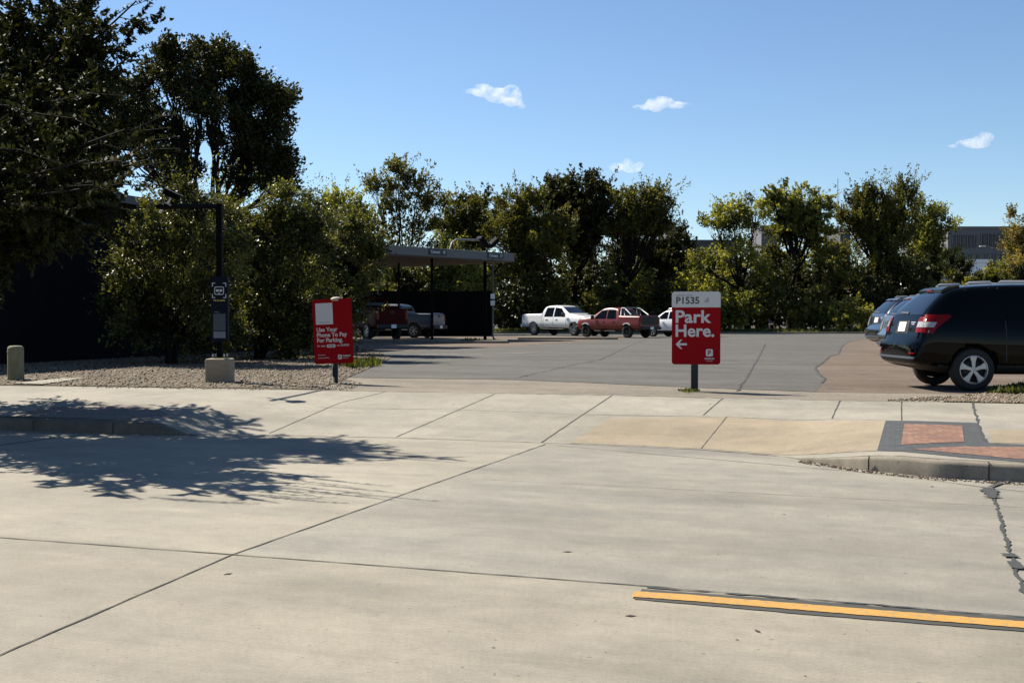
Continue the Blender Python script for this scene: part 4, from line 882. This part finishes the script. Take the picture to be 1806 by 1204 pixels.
ic = empty('x', (0, 0, 0)); bpy.data.objects.remove(ic)
bm = bmesh.new()
for (sx, sz, px, py) in ((1, -1, 375.5, 498.5), (-1, -1, 400.5, 498.5), (1, 1, 375.5, 525.5), (-1, 1, 400.5, 525.5)):
    x, z = nvx(px, py); wbox(bm, min(x, x + sx * .055), max(x, x + sx * .055), -.1455, -.1412, min(z, z + sz * .014), max(z, z + sz * .014)); wbox(bm, min(x, x + sx * .014), max(x, x + sx * .014), -.1457, -.1410, min(z, z + sz * .07), max(z, z + sz * .07))
x, z = nvx(388, 512.5); w_, h_ = .17, .145
M['icon'] = mat('icon_pale', (.45, .5, .55), .6)
o1 = round_rect(w_, h_, .03, x, z); o2 = round_rect(w_ - .026, h_ - .026, .018, x, z)
va = [bm.verts.new((p[0], -.1455, p[1])) for p in o1]; vb = [bm.verts.new((p[0], -.1455, p[1])) for p in o2]
for i in range(len(o1)): j = (i + 1) % len(o1); bm.faces.new((va[i], va[j], vb[j], vb[i]))
wbox(bm, x - .055, x - .006, -.1455, -.1412, z - .018, z + .022); wbox(bm, x + .006, x + .055, -.1455, -.1412, z - .018, z + .022); wbox(bm, x - .02, x + .02, -.1455, -.1412, z - .055, z - .043)
from_bm('scan_icon', bm, M['icon'], nv)
x, z = nvx(388, 530.6); textmesh('lettering', 'Pay by plate', .036, M['sign_gold'], nv, (x, -.1415, z), bold=.03, align='CENTER', sx=1.15)
x, z = nvx(379, 551); textmesh('lettering', 'Parking', .028, M['sign_grey'], nv, (x, -.1415, z), bold=.0)
x0, z0 = nvx(377.5, 583); x1, z1 = nvx(399, 553); bm = bmesh.new(); wbox(bm, x0, x1, -.1445, -.1412, z0, z1); from_bm('notice', bm, M['navy2'], nv)
x0, z0 = nvx(377.5, 596); x1, z1 = nvx(399, 584.5); bm = bmesh.new(); wbox(bm, x0, x1, -.1445, -.1412, z0, z1); from_bm('notice', bm, mat('pale_slate_panel', (.11, .13, .19), .4), nv)
# bollard
g = G(28, 671); r = empty('bollard', g); tag(r, 'round-topped weathered concrete bollard in shade at the left edge', 'bollard')
s3 = camd(g.x, g.y)[1] / F_PX; rb = 13.5 * s3; hb = 62 * s3
m = mat('weathered_concrete', (.20, .19, .13), .9); t = NT(m); gg = t.geo(); t.col(t.mix(t.ramp(t.noise(t.map(gg, (1, 1, .3)), 7, 5, .7), [(.35, 0.0), (.65, 1.0)]), (.13, .13, .085), (.22, .20, .12)))
bm = bmesh.new(); lathe(bm, [(rb * 1.04, -.03), (rb * 1.04, 0), (rb, hb * .3), (rb, hb * .90), (rb * .93, hb * .96), (rb * .7, hb * .99), (.001, hb)], 28); from_bm('shaft', bm, m, r, True)
bm = bmesh.new(); lathe(bm, [(rb * 1.02, hb * .78), (rb * 1.03, hb * .79), (rb * 1.03, hb * .82), (rb * 1.02, hb * .83)], 28); from_bm('band', bm, m, r, True)

# ------------------------------------------------------------------ vehicles
def paint(n, c, rough=.25, metal=.0, coat=1.0):
    m = mat(n, c, rough, metal, coat); m.node_tree.nodes['Principled BSDF'].inputs['Coat Roughness'].default_value = .04; return m
M['p_black'] = paint('black_car_paint', (.001, .0012, .0015), .10, 0, .25); M['p_black'].node_tree.nodes['Principled BSDF'].inputs['Specular IOR Level'].default_value = .03; M['p_blue'] = paint('dark_blue_car_paint', (.004, .008, .016)); M['p_silver'] = paint('silver_car_paint', (.10, .11, .115), .3, .6)
M['p_white'] = paint('white_car_paint', (.80, .80, .79)); M['p_red'] = paint('red_car_paint', (.13, .008, .004), .35, 0, .1); M['p_darkred'] = mat('faded_dark_red_paint', (.055, .003, .003), .6, spec=.1); M['p_grey'] = paint('blue_grey_car_paint', (.05, .062, .09), .3, 0, .2)
M['clad'] = mat('black_plastic_trim', (.008, .008, .008), .6); M['glass'] = mat('tinted_car_glass', (.003, .004, .005), .04, spec=.55); M['glass_side'] = mat('dark_side_glass', (.002, .0025, .003), .06, spec=.12); M['tyre'] = mat('tyre_rubber', (.012, .012, .012), .85)
M['alloy'] = mat('machined_alloy', (.42, .42, .42), .35, .5); M['lampred'] = mat('red_lamp_plastic', (.14, .002, .003), .2, spec=.2); M['lampclear'] = mat('clear_lamp_plastic', (.32, .32, .31), .12, coat=1); M['chrome'] = mat('chrome', (.75, .75, .75), .12, 1)
M['plate'] = mat('licence_plate', (.75, .75, .74), .4); M['amber'] = mat('amber', (.5, .16, .02), .2)
def wheel(parent, x, y, rad, wd, spokes, rimmat, rimr=.66):
    sd_ = 1 if y > 0 else -1
    bm = bmesh.new(); lathe(bm, [(rad * rimr * .9, -wd * .3), (rad * rimr * .9, wd * .2), (.02, wd * .22)], 24, 'y'); h = from_bm('wheel', bm, M['clad'], parent, True); h.location = (x, y, rad); h.rotation_euler = (0, 0, 0 if sd_ > 0 else math.pi)
    bm = bmesh.new(); lathe(bm, [(rad * rimr, wd * .44), (rad * .86, wd * .5), (rad * .96, wd * .44), (rad, wd * .30), (rad, -wd * .30), (rad * .96, -wd * .44), (rad * .86, -wd * .5), (rad * rimr, -wd * .44)], 40, 'y'); from_bm('tyre', bm, M['tyre'], h, True)
    bm = bmesh.new(); R = rad * rimr
    lathe(bm, [(R * 1.01, wd * .46), (R * .96, wd * .47), (R * .93, wd * .40), (R * .92, wd * .1)], 40, 'y')
    lathe(bm, [(R * .20, wd * .34), (R * .17, wd * .38), (.002, wd * .39)], 20, 'y')
    for k in range(spokes):
        a = 2 * math.pi * k / spokes + .3; ca, sa = math.cos(a), math.sin(a)
        def pt(r_, t_, h_): return Vector((r_ * ca - t_ * sa, h_, r_ * sa + t_ * ca))
        w0, w1 = (.10, .26) if spokes == 5 else (.06, .09)
        prof = [(R * .12, w0), (R * .55, w0 * 1.1 + .02), (R * .94, w1)]
        top = [[bm.verts.new(pt(r_, s * ww_ * R, wd * .41)) for s in (-1, 1)] for r_, ww_ in prof]; bot = [[bm.verts.new(pt(r_, s * ww_ * R, wd * .26)) for s in (-1, 1)] for r_, ww_ in prof]
        for i in range(2):
            bm.faces.new((top[i][0], top[i][1], top[i + 1][1], top[i + 1][0])); bm.faces.new((top[i][0], top[i + 1][0], bot[i + 1][0], bot[i][0])); bm.faces.new((top[i][1], bot[i][1], bot[i + 1][1], top[i + 1][1]))
    bmesh.ops.recalc_face_normals(bm, faces=bm.faces[:]); from_bm('rim', bm, rimmat, h)
    return h
def shell(st, L, wheels, wr, paintm, bed=None, clad_z=None, name='body', parent=None, crease_roof=False):
    bm = bmesh.new(); rings = []
    for (x, zb, zm, zt, wb, wm, wt) in st:
        zm = min(zm, zt - .05); h = [(wb * .5, zb - .01), (wb, zb), (wm * .985, zb + (zm - zb) * .25), (wm, zb + (zm - zb) * .62), (wm * .975, zm), (wt + (wm - wt) * .10, max(zm + .02, zt - .075)), (wt - .05, zt - .012), (wt * .45, zt + .012)]
        full = [(x, y, z) for y, z in h] + [(x, -y, z) for y, z in reversed(h)]; rings.append([bm.verts.new((p[0] - L / 2, p[1], p[2])) for p in full])
    n = 16
    for i in range(len(rings) - 1):
        for j in range(n): bm.faces.new((rings[i][j], rings[i + 1][j], rings[i + 1][(j + 1) % n], rings[i][(j + 1) % n]))
    for rg, fl in ((rings[0], 0), (rings[-1], 1)):
        for j in range(7):
            f = (rg[j], rg[j + 1], rg[14 - j], rg[15 - j]); bm.faces.new(f if fl else tuple(reversed(f)))
    bmesh.ops.recalc_face_normals(bm, faces=bm.faces[:])
    o = from_bm(name, bm, paintm, None, True); m = o.modifiers.new('s', 'SUBSURF'); m.levels = 2; m.render_levels = 2
    cuts = []
    bmc = bmesh.new()
    for wx in wheels:
        for sg in (1, -1):
            r0 = bmesh.ops.create_cone(bmc, cap_ends=True, segments=40, radius1=wr * 1.12, radius2=wr * 1.12, depth=.5)['verts']
            bmesh.ops.rotate(bmc, cent=(0, 0, 0), matrix=Matrix.Rotation(math.pi / 2, 3, 'X'), verts=r0); bmesh.ops.translate(bmc, vec=(wx - L / 2, sg * (max(s[5] for s in st) - .17 + .08), wr * 1.02), verts=r0)
    if bed: 
        x0, x1, wy, z0 = bed; wbox(bmc, x0 - L / 2, x1 - L / 2, -wy, wy, z0, 3)
    co = from_bm('cut', bmc, M['clad']); mm = o.modifiers.new('b', 'BOOLEAN'); mm.operation = 'DIFFERENCE'; mm.object = co; mm.solver = 'EXACT'
    dg = bpy.context.evaluated_depsgraph_get(); me = bpy.data.meshes.new_from_object(o.evaluated_get(dg)); o.modifiers.clear(); o.data = me; bpy.data.objects.remove(co)
    me.materials.clear(); me.materials.append(paintm); me.materials.append(M['clad'])
    wmx = max(s[5] for s in st)
    for p in me.polygons:
        c = p.center; p.use_smooth = True; k = 0
        for wx in wheels:
            rr = math.hypot(c.x - (wx - L / 2), c.z - wr * 1.02)
            if rr < wr * 1.125 and abs(c.y) < wmx * 1.02 and (abs(p.normal.y) < .5 or rr < wr * 1.07): k = 1; p.use_smooth = False
        if clad_z and c.z < clad_z: k = 1
        if bed and bed[0] - L / 2 + .0 <= c.x <= bed[1] - L / 2 + .001 and abs(c.y) < bed[2] + .001 and c.z < 1.5 and c.z >= bed[3] - .01 and (abs(p.normal.z) < .9 or c.z < bed[3] + .02) and abs(abs(c.y) - bed[2]) < 2: 
            if abs(c.y) <= bed[2] + .002 : k = 1; p.use_smooth = False
        p.material_index = k
    o.parent = parent
    bm2 = bmesh.new(); bm2.from_mesh(me); bvh = BVHTree.FromBMesh(bm2); bm2.free(); return o, bvh
def proj(name, poly, axis, sgn, bvh, mt, parent, off=.005, th=.012, maxe=.07):
    """panel laid on the body: axis 'y' poly (x,z); 'x' poly (y,z); 'z' poly (x,y)"""
    bm = bmesh.new(); vs = [bm.verts.new((p[0], p[1], 0)) for p in poly]; bm.faces.new(vs); bmesh.ops.triangulate(bm, faces=bm.faces[:])
    for _ in range(6):
        es = [e for e in bm.edges if e.calc_length() > maxe]
        if not es: break
        bmesh.ops.subdivide_edges(bm, edges=es, cuts=1); bmesh.ops.triangulate(bm, faces=bm.faces[:])
    D = {'y': Vector((0, -sgn, 0)), 'x': Vector((-sgn, 0, 0)), 'z': Vector((0, 0, -sgn))}[axis]
    for v in bm.verts:
        a, b = v.co.x, v.co.y; o = {'y': Vector((a, 0, b)), 'x': Vector((0, a, b)), 'z': Vector((a, b, 0))}[axis] - D * 6
        hit = bvh.ray_cast(o, D)
        if hit[0] is None: hit = bvh.find_nearest(o + D * 4.5)
        v.co = hit[0] - D * off
    bmesh.ops.recalc_face_normals(bm, faces=bm.faces[:]); n = sum((f.normal for f in bm.faces), Vector())
    if n.dot(D) > 0: bmesh.ops.reverse_faces(bm, faces=bm.faces[:])
    ex = bmesh.ops.extrude_face_region(bm, geom=bm.faces[:]); 
    newv = [g_ for g_ in ex['geom'] if isinstance(g_, bmesh.types.BMVert)]
    for v in newv: v.co -= D * 0
    old = [v for v in bm.verts if v not in set(newv)]
    for v in old: v.co += D * th
    bmesh.ops.recalc_face_normals(bm, faces=bm.faces[:])
    o = from_bm(name, bm, mt, parent, False); return o
def sym(poly): return [(-a, b) for a, b in reversed(poly)]
SUV = [(0.00, .46, .58, .70, .60, .74, .68), (0.03, .42, .60, .76, .70, .84, .78), (0.10, .40, .72, .84, .76, .875, .80), (0.13, .38, .90, 1.02, .78, .88, .80), (0.20, .36, 1.02, 1.22, .80, .89, .76), (0.38, .33, 1.06, 1.40, .82, .895, .70), (0.58, .28, 1.07, 1.58, .83, .90, .645), (0.80, .26, 1.06, 1.655, .83, .90, .625),
       (1.5, .25, 1.03, 1.69, .83, .90, .62), (2.3, .25, 1.0, 1.695, .83, .90, .62), (2.75, .25, .99, 1.64, .83, .90, .60), (3.15, .25, .98, 1.42, .83, .90, .63), (3.52, .25, .96, 1.16, .83, .90, .70), (3.8, .26, .95, 1.08, .83, .89, .72), (4.3, .28, .88, 1.0, .80, .86, .66), (4.52, .34, .72, .88, .72, .78, .6), (4.6, .44, .60, .72, .55, .62, .5)]
def suv(label, loc, heading, pm, sc_=(1, 1, 1), lamp='wedge', group=None, cat='car', spokes=5):
    L = 4.6; r = empty('parked_car', loc, heading); r.scale = sc_; tag(r, label, cat, group)
    b, bv = shell(SUV, L, (.93, 3.57), .335, pm, None, .40, 'body', r)
    X = lambda x: x - L / 2
    for x in (.93, 3.57):
        for s in (1, -1): wheel(r, X(x), s * .79, .335, .22, spokes, M['alloy'])
    proj('rear_window', [(-.64, 1.20), (.64, 1.20), (.60, 1.36), (.52, 1.56), (-.52, 1.56), (-.60, 1.36)], 'x', -1, bv, M['glass'], b, .006)
    proj('windscreen', [(-.70, 1.16), (.70, 1.16), (.55, 1.58), (-.55, 1.58)], 'x', 1, bv, M['glass'], b, .006)
    for s in (1, -1):
        for pl in ([(.62, 1.16), (1.42, 1.12), (1.42, 1.52), (.95, 1.54), (.72, 1.40)], [(1.47, 1.12), (2.42, 1.09), (2.42, 1.54), (1.47, 1.54)], [(2.50, 1.09), (3.35, 1.07), (2.82, 1.50), (2.50, 1.54)]):
            proj('side_window', [(X(a), c) for a, c in pl], 'y', s, bv, M['glass_side'], b, .006)
        if lamp == 'wedge':
            proj('tail_lamp', [(X(.10), .92), (X(.28), .90), (X(.36), 1.0), (X(.60), 1.17), (X(.56), 1.20), (X(.20), 1.20), (X(.12), 1.10)], 'y', s, bv, M['lampred'], b, .012, .02, .04)
            rl = proj('tail_lamp', [(s * .62, .92), (s * .62, 1.16), (s * .76, 1.17), (s * .84, .92)], 'x', -1, bv, M['lampred'], b, .012, .03, .04)
            proj('lens', [(X(.12), 1.0), (X(.30), 1.0), (X(.36), 1.08), (X(.12), 1.09)], 'y', s, bv, M['lampclear'], rl, .020, .02, .03)
            proj('lens', [(s * .65, 1.0), (s * .65, 1.09), (s * .80, 1.09), (s * .83, 1.0)], 'x', -1, bv, M['lampclear'], rl, .020, .02, .03)
        else:
            proj('tail_lamp', [(s * .66, .84), (s * .66, 1.16), (s * .76, 1.16), (s * .84, .84)], 'x', -1, bv, M['lampclear'], b, .012, .03, .04)
            proj('tail_lamp', [(X(.10), .84), (X(.24), .84), (X(.32), 1.22), (X(.16), 1.22)], 'y', s, bv, M['lampred'], b, .012, .02, .04)
        proj('door_seam', [(X(1.43), .45), (X(1.445), .45), (X(1.445), 1.1), (X(1.43), 1.1)], 'y', s, bv, M['clad'], b, .002, .01, .1)
        bm = bmesh.new(); tube(bm, [(X(.90), s * .61, 1.66), (X(.95), s * .61, 1.70), (X(1.28), s * .61, 1.715), (X(1.31), s * .61, 1.68)], .022, 6); tube(bm, [(X(1.42), s * .61, 1.69), (X(1.46), s * .61, 1.72), (X(2.5), s * .61, 1.72), (X(2.62), s * .61, 1.67)], .022, 6); from_bm('roof_rail', bm, M['alu'], b, True)
        bm = bmesh.new(); box(bm, (X(3.0), s * 1.0, 1.12), (.12, .22, .15), None, .03); from_bm('mirror', bm, pm, b, True)
    bm = bmesh.new(); prism(bm, [(X(.56), 1.592), (X(.66), 1.640), (X(.84), 1.668), (X(.86), 1.64), (X(.56), 1.555)], -.50, .50); bmesh.ops.recalc_face_normals(bm, faces=bm.faces[:]); bmesh.ops.bevel(bm, geom=bm.edges[:], offset=.008, segments=2, affect='EDGES'); sp = from_bm('spoiler', bm, pm, b)
    bm = bmesh.new(); box(bm, (X(.565), 0, 1.592), (.03, .24, .03), Matrix.Rotation(0, 3, 'X'), .006); from_bm('brake_lamp', bm, M['lampred'], sp)
    proj('wiper', [(-.05, 1.215), (.34, 1.23), (.34, 1.25), (-.05, 1.245)], 'x', -1, bv, M['clad'], b, .02, .015)
    proj('plate_recess', [(-.28, .90), (.28, .90), (.25, 1.10), (-.25, 1.10)], 'x', -1, bv, M['clad'], b, .004, .01)
    pl = proj('licence_plate', [(-.155, .93), (.155, .93), (.155, 1.08), (-.155, 1.08)], 'x', -1, bv, M['plate'], b, .016, .01)
    proj('badge', [(-.52, 1.07), (-.34, 1.07), (-.34, 1.085), (-.52, 1.085)], 'x', -1, bv, M['alu'], b, .01, .01); proj('badge', [(-.50, 1.04), (-.38, 1.04), (-.38, 1.055), (-.50, 1.055)], 'x', -1, bv, M['alu'], b, .01, .01)
    proj('rear_bumper', [(-.84, .66), (.84, .66), (.82, .76), (-.82, .76)], 'x', -1, bv, pm, b, .03, .05)
    proj('bumper_trim', [(-.80, .50), (.80, .50), (.82, .535), (-.82, .535)], 'x', -1, bv, M['p_grey'], b, .02, .03)
    for s in (1, -1): proj('reflector', [(s * .62, .58), (s * .80, .58), (s * .80, .60), (s * .62, .60)], 'x', -1, bv, M['lampred'], b, .014, .02)
    proj('grille', [(-.45, .60), (.45, .60), (.48, .82), (-.48, .82)], 'x', 1, bv, M['clad'], b, .01)
    for s in (1, -1): proj('headlight', [(s * .50, .72), (s * .50, .86), (s * .76, .90), (s * .78, .78)], 'x', 1, bv, M['lampclear'], b, .01)
    return r
PU = [(0.00, .62, .95, 1.30, .82, .93, .88), (0.04, .56, 1.05, 1.38, .90, .98, .945), (0.12, .54, 1.06, 1.39, .92, .995, .955), (1.0, .50, 1.08, 1.40, .92, 1.0, .955), (1.90, .48, 1.08, 1.41, .92, 1.0, .955), (1.97, .48, 1.10, 1.44, .92, 1.0, .93), (2.02, .48, 1.12, 1.72, .92, 1.0, .80), (2.12, .48, 1.12, 1.87, .92, 1.0, .735), (2.6, .48, 1.12, 1.925, .92, 1.0, .71),
      (3.3, .48, 1.12, 1.92, .92, 1.0, .71), (3.6, .48, 1.12, 1.85, .92, 1.0, .71), (4.0, .48, 1.12, 1.62, .92, 1.0, .77), (4.35, .48, 1.12, 1.40, .92, 1.0, .86), (4.6, .48, 1.12, 1.34, .92, 1.0, .88), (5.4, .50, 1.08, 1.29, .92, .99, .88), (5.68, .52, 1.0, 1.22, .90, .96, .86), (5.80, .54, .95, 1.10, .84, .90, .80), (5.85, .58, .90, 1.0, .7, .8, .7)]
def pickup(label, loc, heading, pm, sc_=(1, 1, 1), bar=False, bumper=None, flare=None, group=None, tonneau=False, tail_shade=None):
    L = 5.85; r = empty('pickup_truck', loc, heading); r.scale = sc_; tag(r, label, 'pickup truck', group); X = lambda x: x - L / 2
    b, bv = shell(PU, L, (1.17, 4.92), .41, pm, (.14, 1.86, .78, .85), None, 'body', r)
    for x in (1.17, 4.92):
        for s in (1, -1): wheel(r, X(x), s * .86, .41, .27, 6, M['alloy'] if bar is False else M['clad'], .6)
    proj('windscreen', [(-.74, 1.42), (.74, 1.42), (.62, 1.83), (-.62, 1.83)], 'x', 1, bv, M['glass'], b, .006)
    proj('rear_window', [(-.60, 1.48), (.60, 1.48), (.56, 1.78), (-.56, 1.78)], 'x', -1, bv, M['glass'], b, .006)
    for s in (1, -1):
        for pl in ([(2.16, 1.20), (2.98, 1.20), (2.98, 1.78), (2.30, 1.78)], [(3.08, 1.20), (4.12, 1.20), (3.98, 1.40), (3.62, 1.72), (3.08, 1.78)]): proj('side_window', [(X(a), c) for a, c in pl], 'y', s, bv, M['glass_side'], b, .006)
        for xs in (1.93, 2.10, 3.03, 4.22): proj('door_seam', [(X(xs), .6), (X(xs + .02), .6), (X(xs + .02), 1.18), (X(xs), 1.18)], 'y', s, bv, M['clad'], b, .002, .01, .12)
        for xs in (2.3, 3.2): proj('door_handle', [(X(xs), 1.03), (X(xs + .2), 1.03), (X(xs + .2), 1.07), (X(xs), 1.07)], 'y', s, bv, pm, b, .03, .04)
        proj('tail_lamp', [(s * .80, .92), (s * .80, 1.30), (s * .93, 1.30), (s * .95, .92)], 'x', -1, bv, M['lampred'], b, .012, .04, .06)
        proj('headlight', [(s * .52, .98), (s * .52, 1.10), (s * .86, 1.12), (s * .86, .95)], 'x', 1, bv, M['lampclear'], b, .012, .04, .06)
        bm = bmesh.new(); box(bm, (X(4.15), s * 1.12, 1.30), (.12, .24, .26), None, .03); from_bm('mirror', bm, M['clad'], b, True)
        if flare:
            for wx in (1.17, 4.92):
                pts = [(wx + .52 * math.cos(a), .42 + .54 * math.sin(a)) for a in np.linspace(R_(50), R_(130), 8)] + [(wx + .46 * math.cos(a), .42 + .47 * math.sin(a)) for a in np.linspace(R_(130), R_(50), 8)]
                proj('wheel_flare', [(X(a), c) for a, c in pts], 'y', s, bv, flare, b, .04, .05, .08)
        bm = bmesh.new(); box(bm, (X(3.1), s * .98, .42), (1.9, .14, .06), None, .02); from_bm('side_step', bm, M['clad'], b)
    proj('grille', [(-.52, .72), (.52, .72), (.52, 1.10), (-.52, 1.10)], 'x', 1, bv, M['clad'], b, .012, .03, .1)
    bm = bmesh.new(); box(bm, (X(5.86), 0, .62), (.22, 1.86, .26), None, .05); from_bm('front_bumper', bm, bumper or M['clad'], b)
    bm = bmesh.new(); box(bm, (X(-.06), 0, .62), (.20, 1.84, .20), None, .05); from_bm('rear_bumper', bm, bumper or M['clad'], b)
    tg = proj('tailgate', [(-.76, .82), (.76, .82), (.76, 1.33), (-.76, 1.33)], 'x', -1, bv, tail_shade or pm, b, .014, .03, .1)
    proj('handle', [(-.13, 1.16), (.13, 1.16), (.13, 1.28), (-.13, 1.28)], 'x', -1, bv, M['clad'], tg, .024, .02, .1)
    bm = bmesh.new(); box(bm, (X(-.17), 0, .62), (.02, .31, .16)); from_bm('licence_plate', bm, M['plate'], b)
    if bar:
        bm = bmesh.new()
        for s in (1, -1): tube(bm, [(X(1.85), s * .8, 1.40), (X(1.82), s * .72, 1.90), (X(1.55), s * .72, 1.86), (X(.9), s * .82, 1.45)], .045, 6); tube(bm, [(X(1.5), s * .78, 1.4), (X(1.65), s * .72, 1.88)], .035, 6)
        tube(bm, [(X(1.82), -.72, 1.90), (X(1.82), .72, 1.90)], .045, 6); from_bm('sports_bar', bm, M['greymetal'], r, True)
    if tonneau: bm = bmesh.new(); box(bm, (X(1.0), 0, 1.41), (1.78, 1.66, .04), None, .01); from_bm('bed_cover', bm, M['clad'], r)
    return r
def head(xc, dd): v = RGT * xc + FWD * dd; return math.atan2(v.y, v.x)
def at_(px, d, dz=0): p = cw((px - 903) / F_PX * d, d); return (p.x, p.y, zlot(p.x, p.y) + .006 + dz)
gc = 'cars parked in the row at the right'
# near black car: rear near corner at px 1612
p = cw(6.30 + 2.3, 17.3 + .88); suv('glossy black hatchback SUV seen from the rear, nearest car at the right edge', (p.x, p.y, zlot(p.x, p.y) + .006), head(1, .0), M['p_black'], group=gc)
p = cw(9.28 + 2.3, 27.2); suv('silver-grey car mostly hidden between the black car and the dark blue car', (p.x, p.y, zlot(p.x, p.y) + .006), head(1, 0.0), M['p_silver'], (1.03, 1.0, 1.02), 'tall', gc)
p = cw(11.75 + 2.4, 36.0); suv('dark blue tall car parked farthest along the right-hand row', (p.x, p.y, zlot(p.x, p.y) + .006), head(1, 0), M['p_blue'], (1.05, 1.03, 1.09), 'tall', gc)
gp = 'pickups parked across the lot'
TH = R_(49)
# white pickup: near rear wheel px 945, near front px 1014, d 70
wr_ = (945 - 903) / F_PX * 74.5; hx, hd_ = math.cos(TH), -math.sin(TH); nx, nd = -math.sin(TH), -math.cos(TH)
# centre = rear wheel + heading*(2.925-1.17) - normal*.9
cx, cd_ = wr_ + hx * 1.755 - nx * .9, 75.5 + hd_ * 1.755 - nd * .9
p = cw(cx, cd_); pickup('white crew-cab pickup parked across the lot, left of the red pickup', (p.x, p.y, zlot(p.x, p.y) + .006), head(hx, hd_), M['p_white'], (1.05, 1.05, 1.06), bumper=M['p_white'], group=gp)
# red pickup: near rear wheel px 1107, front px 1044, heading left-away
hx, hd_ = -math.cos(R_(48)), math.sin(R_(48)); nx, nd = -math.sin(R_(48)), -math.cos(R_(48)); sc2 = .90
cx, cd_ = (1106 - 903) / F_PX * 65.5 + hx * 1.755 * sc2 - nx * .86, 65.5 + hd_ * 1.755 * sc2 - nd * .86
p = cw(cx, cd_); pickup('red pickup with pale sports bar parked beside the white pickup', (p.x, p.y, zlot(p.x, p.y) + .006), head(hx, hd_), M['p_red'], (sc2, .93, .94), bar=True, flare=M['palemetal'], group=gp, tonneau=True, tail_shade=M['clad'])  # shade on the tailgate is put in as the black trim colour
p = at_(1196, 69.5); suv('white car partly hidden behind the park here sign', p, head(-.72, .70), M['p_white'], (1.05, 1.02, 1.03))
# under the canopy
h2 = head(-.66, .75)
p = cw(-7.75, 59.4); pickup('red pickup in shade under the canopy showing its tailgate and plate', (p.x, p.y, zlot(p.x, p.y) + .006), head(-.55, .83), M['p_darkred'], (.98, .95, 1.2), group=gp)
p = cw(-7.05, 66.4); pickup('blue-grey pickup in shade under the canopy beside the first post', (p.x, p.y, zlot(p.x, p.y) + .006), head(-.93, .37), M['p_grey'], (1, 1, 1.05), group=gp)

# ------------------------------------------------------------------ clouds
def cloudmat():
    m = bpy.data.materials.new('cloud_vapour'); m.use_nodes = True; t = NT(m); t.n.remove(t.b)
    v = t.n.new('ShaderNodeVolumePrincipled'); v.inputs['Color'].default_value = (1, 1, 1, 1); v.inputs['Anisotropy'].default_value = .2
    o = t.obj(); ns = t.noise(o, .06, 8, .68)
    a = t.n.new('ShaderNodeAttribute'); 
    d = t.ramp(ns, [(.44, 0.0), (.78, 1.0)])
    mu = t.n.new('ShaderNodeMath'); mu.operation = 'MULTIPLY'; t.l.new(d, mu.inputs[0]); mu.inputs[1].default_value = .085
    t.l.new(mu.outputs[0], v.inputs['Density']); t.l.new(v.outputs[0], t.n['Material Output'].inputs['Volume']); return m
M['cloud'] = cloudmat()
def cloud(label, puffs, d=1500):
    c = P(puffs[0][0], puffs[0][1], d); r = empty('cloud', c, YAW); bpy.data.objects.remove(r)
    bm = bmesh.new()
    for (px, py, rx, ry) in puffs:
        q = P(px, py, d) - c; s = d / F_PX; loc = Vector((q.dot(RGT), q.dot(FWD) + random.uniform(-8, 8), q.z)); rr = bmesh.ops.create_icosphere(bm, subdivisions=3, radius=1)['verts']
        bmesh.ops.scale(bm, vec=(rx * s, max(rx, ry) * s * .8, ry * s), verts=rr); bmesh.ops.translate(bm, vec=loc, verts=rr)
    o = from_bm('cloud', bm, M['cloud']); rm = o.modifiers.new('r', 'REMESH'); rm.mode = 'VOXEL'; rm.voxel_size = 2.0
    dg = bpy.context.evaluated_depsgraph_get(); me = bpy.data.meshes.new_from_object(o.evaluated_get(dg)); o.modifiers.clear(); o.data = me; me.materials.clear(); me.materials.append(M['cloud'])
    o.location = c; o.rotation_euler = (0, 0, YAW); tag(o, label, 'cloud')
cloud('small white cloud farthest left, above the middle of the lot', [(850, 160, 22, 12), (878, 168, 24, 14), (902, 168, 20, 20), (905, 182, 20, 8), (830, 163, 16, 4), (920, 188, 10, 4)])
cloud('flat small white cloud high above the park here sign', [(1165, 180, 26, 11), (1140, 188, 26, 4.5), (1190, 185, 24, 6), (1210, 184, 12, 3), (1158, 193, 12, 5)])
cloud('small white cloud just above the central treetops', [(1105, 290, 14, 12), (1085, 296, 16, 8), (1115, 297, 18, 8), (1127, 292, 8, 6)])
cloud('faint small white cloud at the right side of the sky', [(1735, 243, 18, 11), (1710, 252, 24, 8), (1725, 256, 22, 6), (1690, 256, 16, 3)])
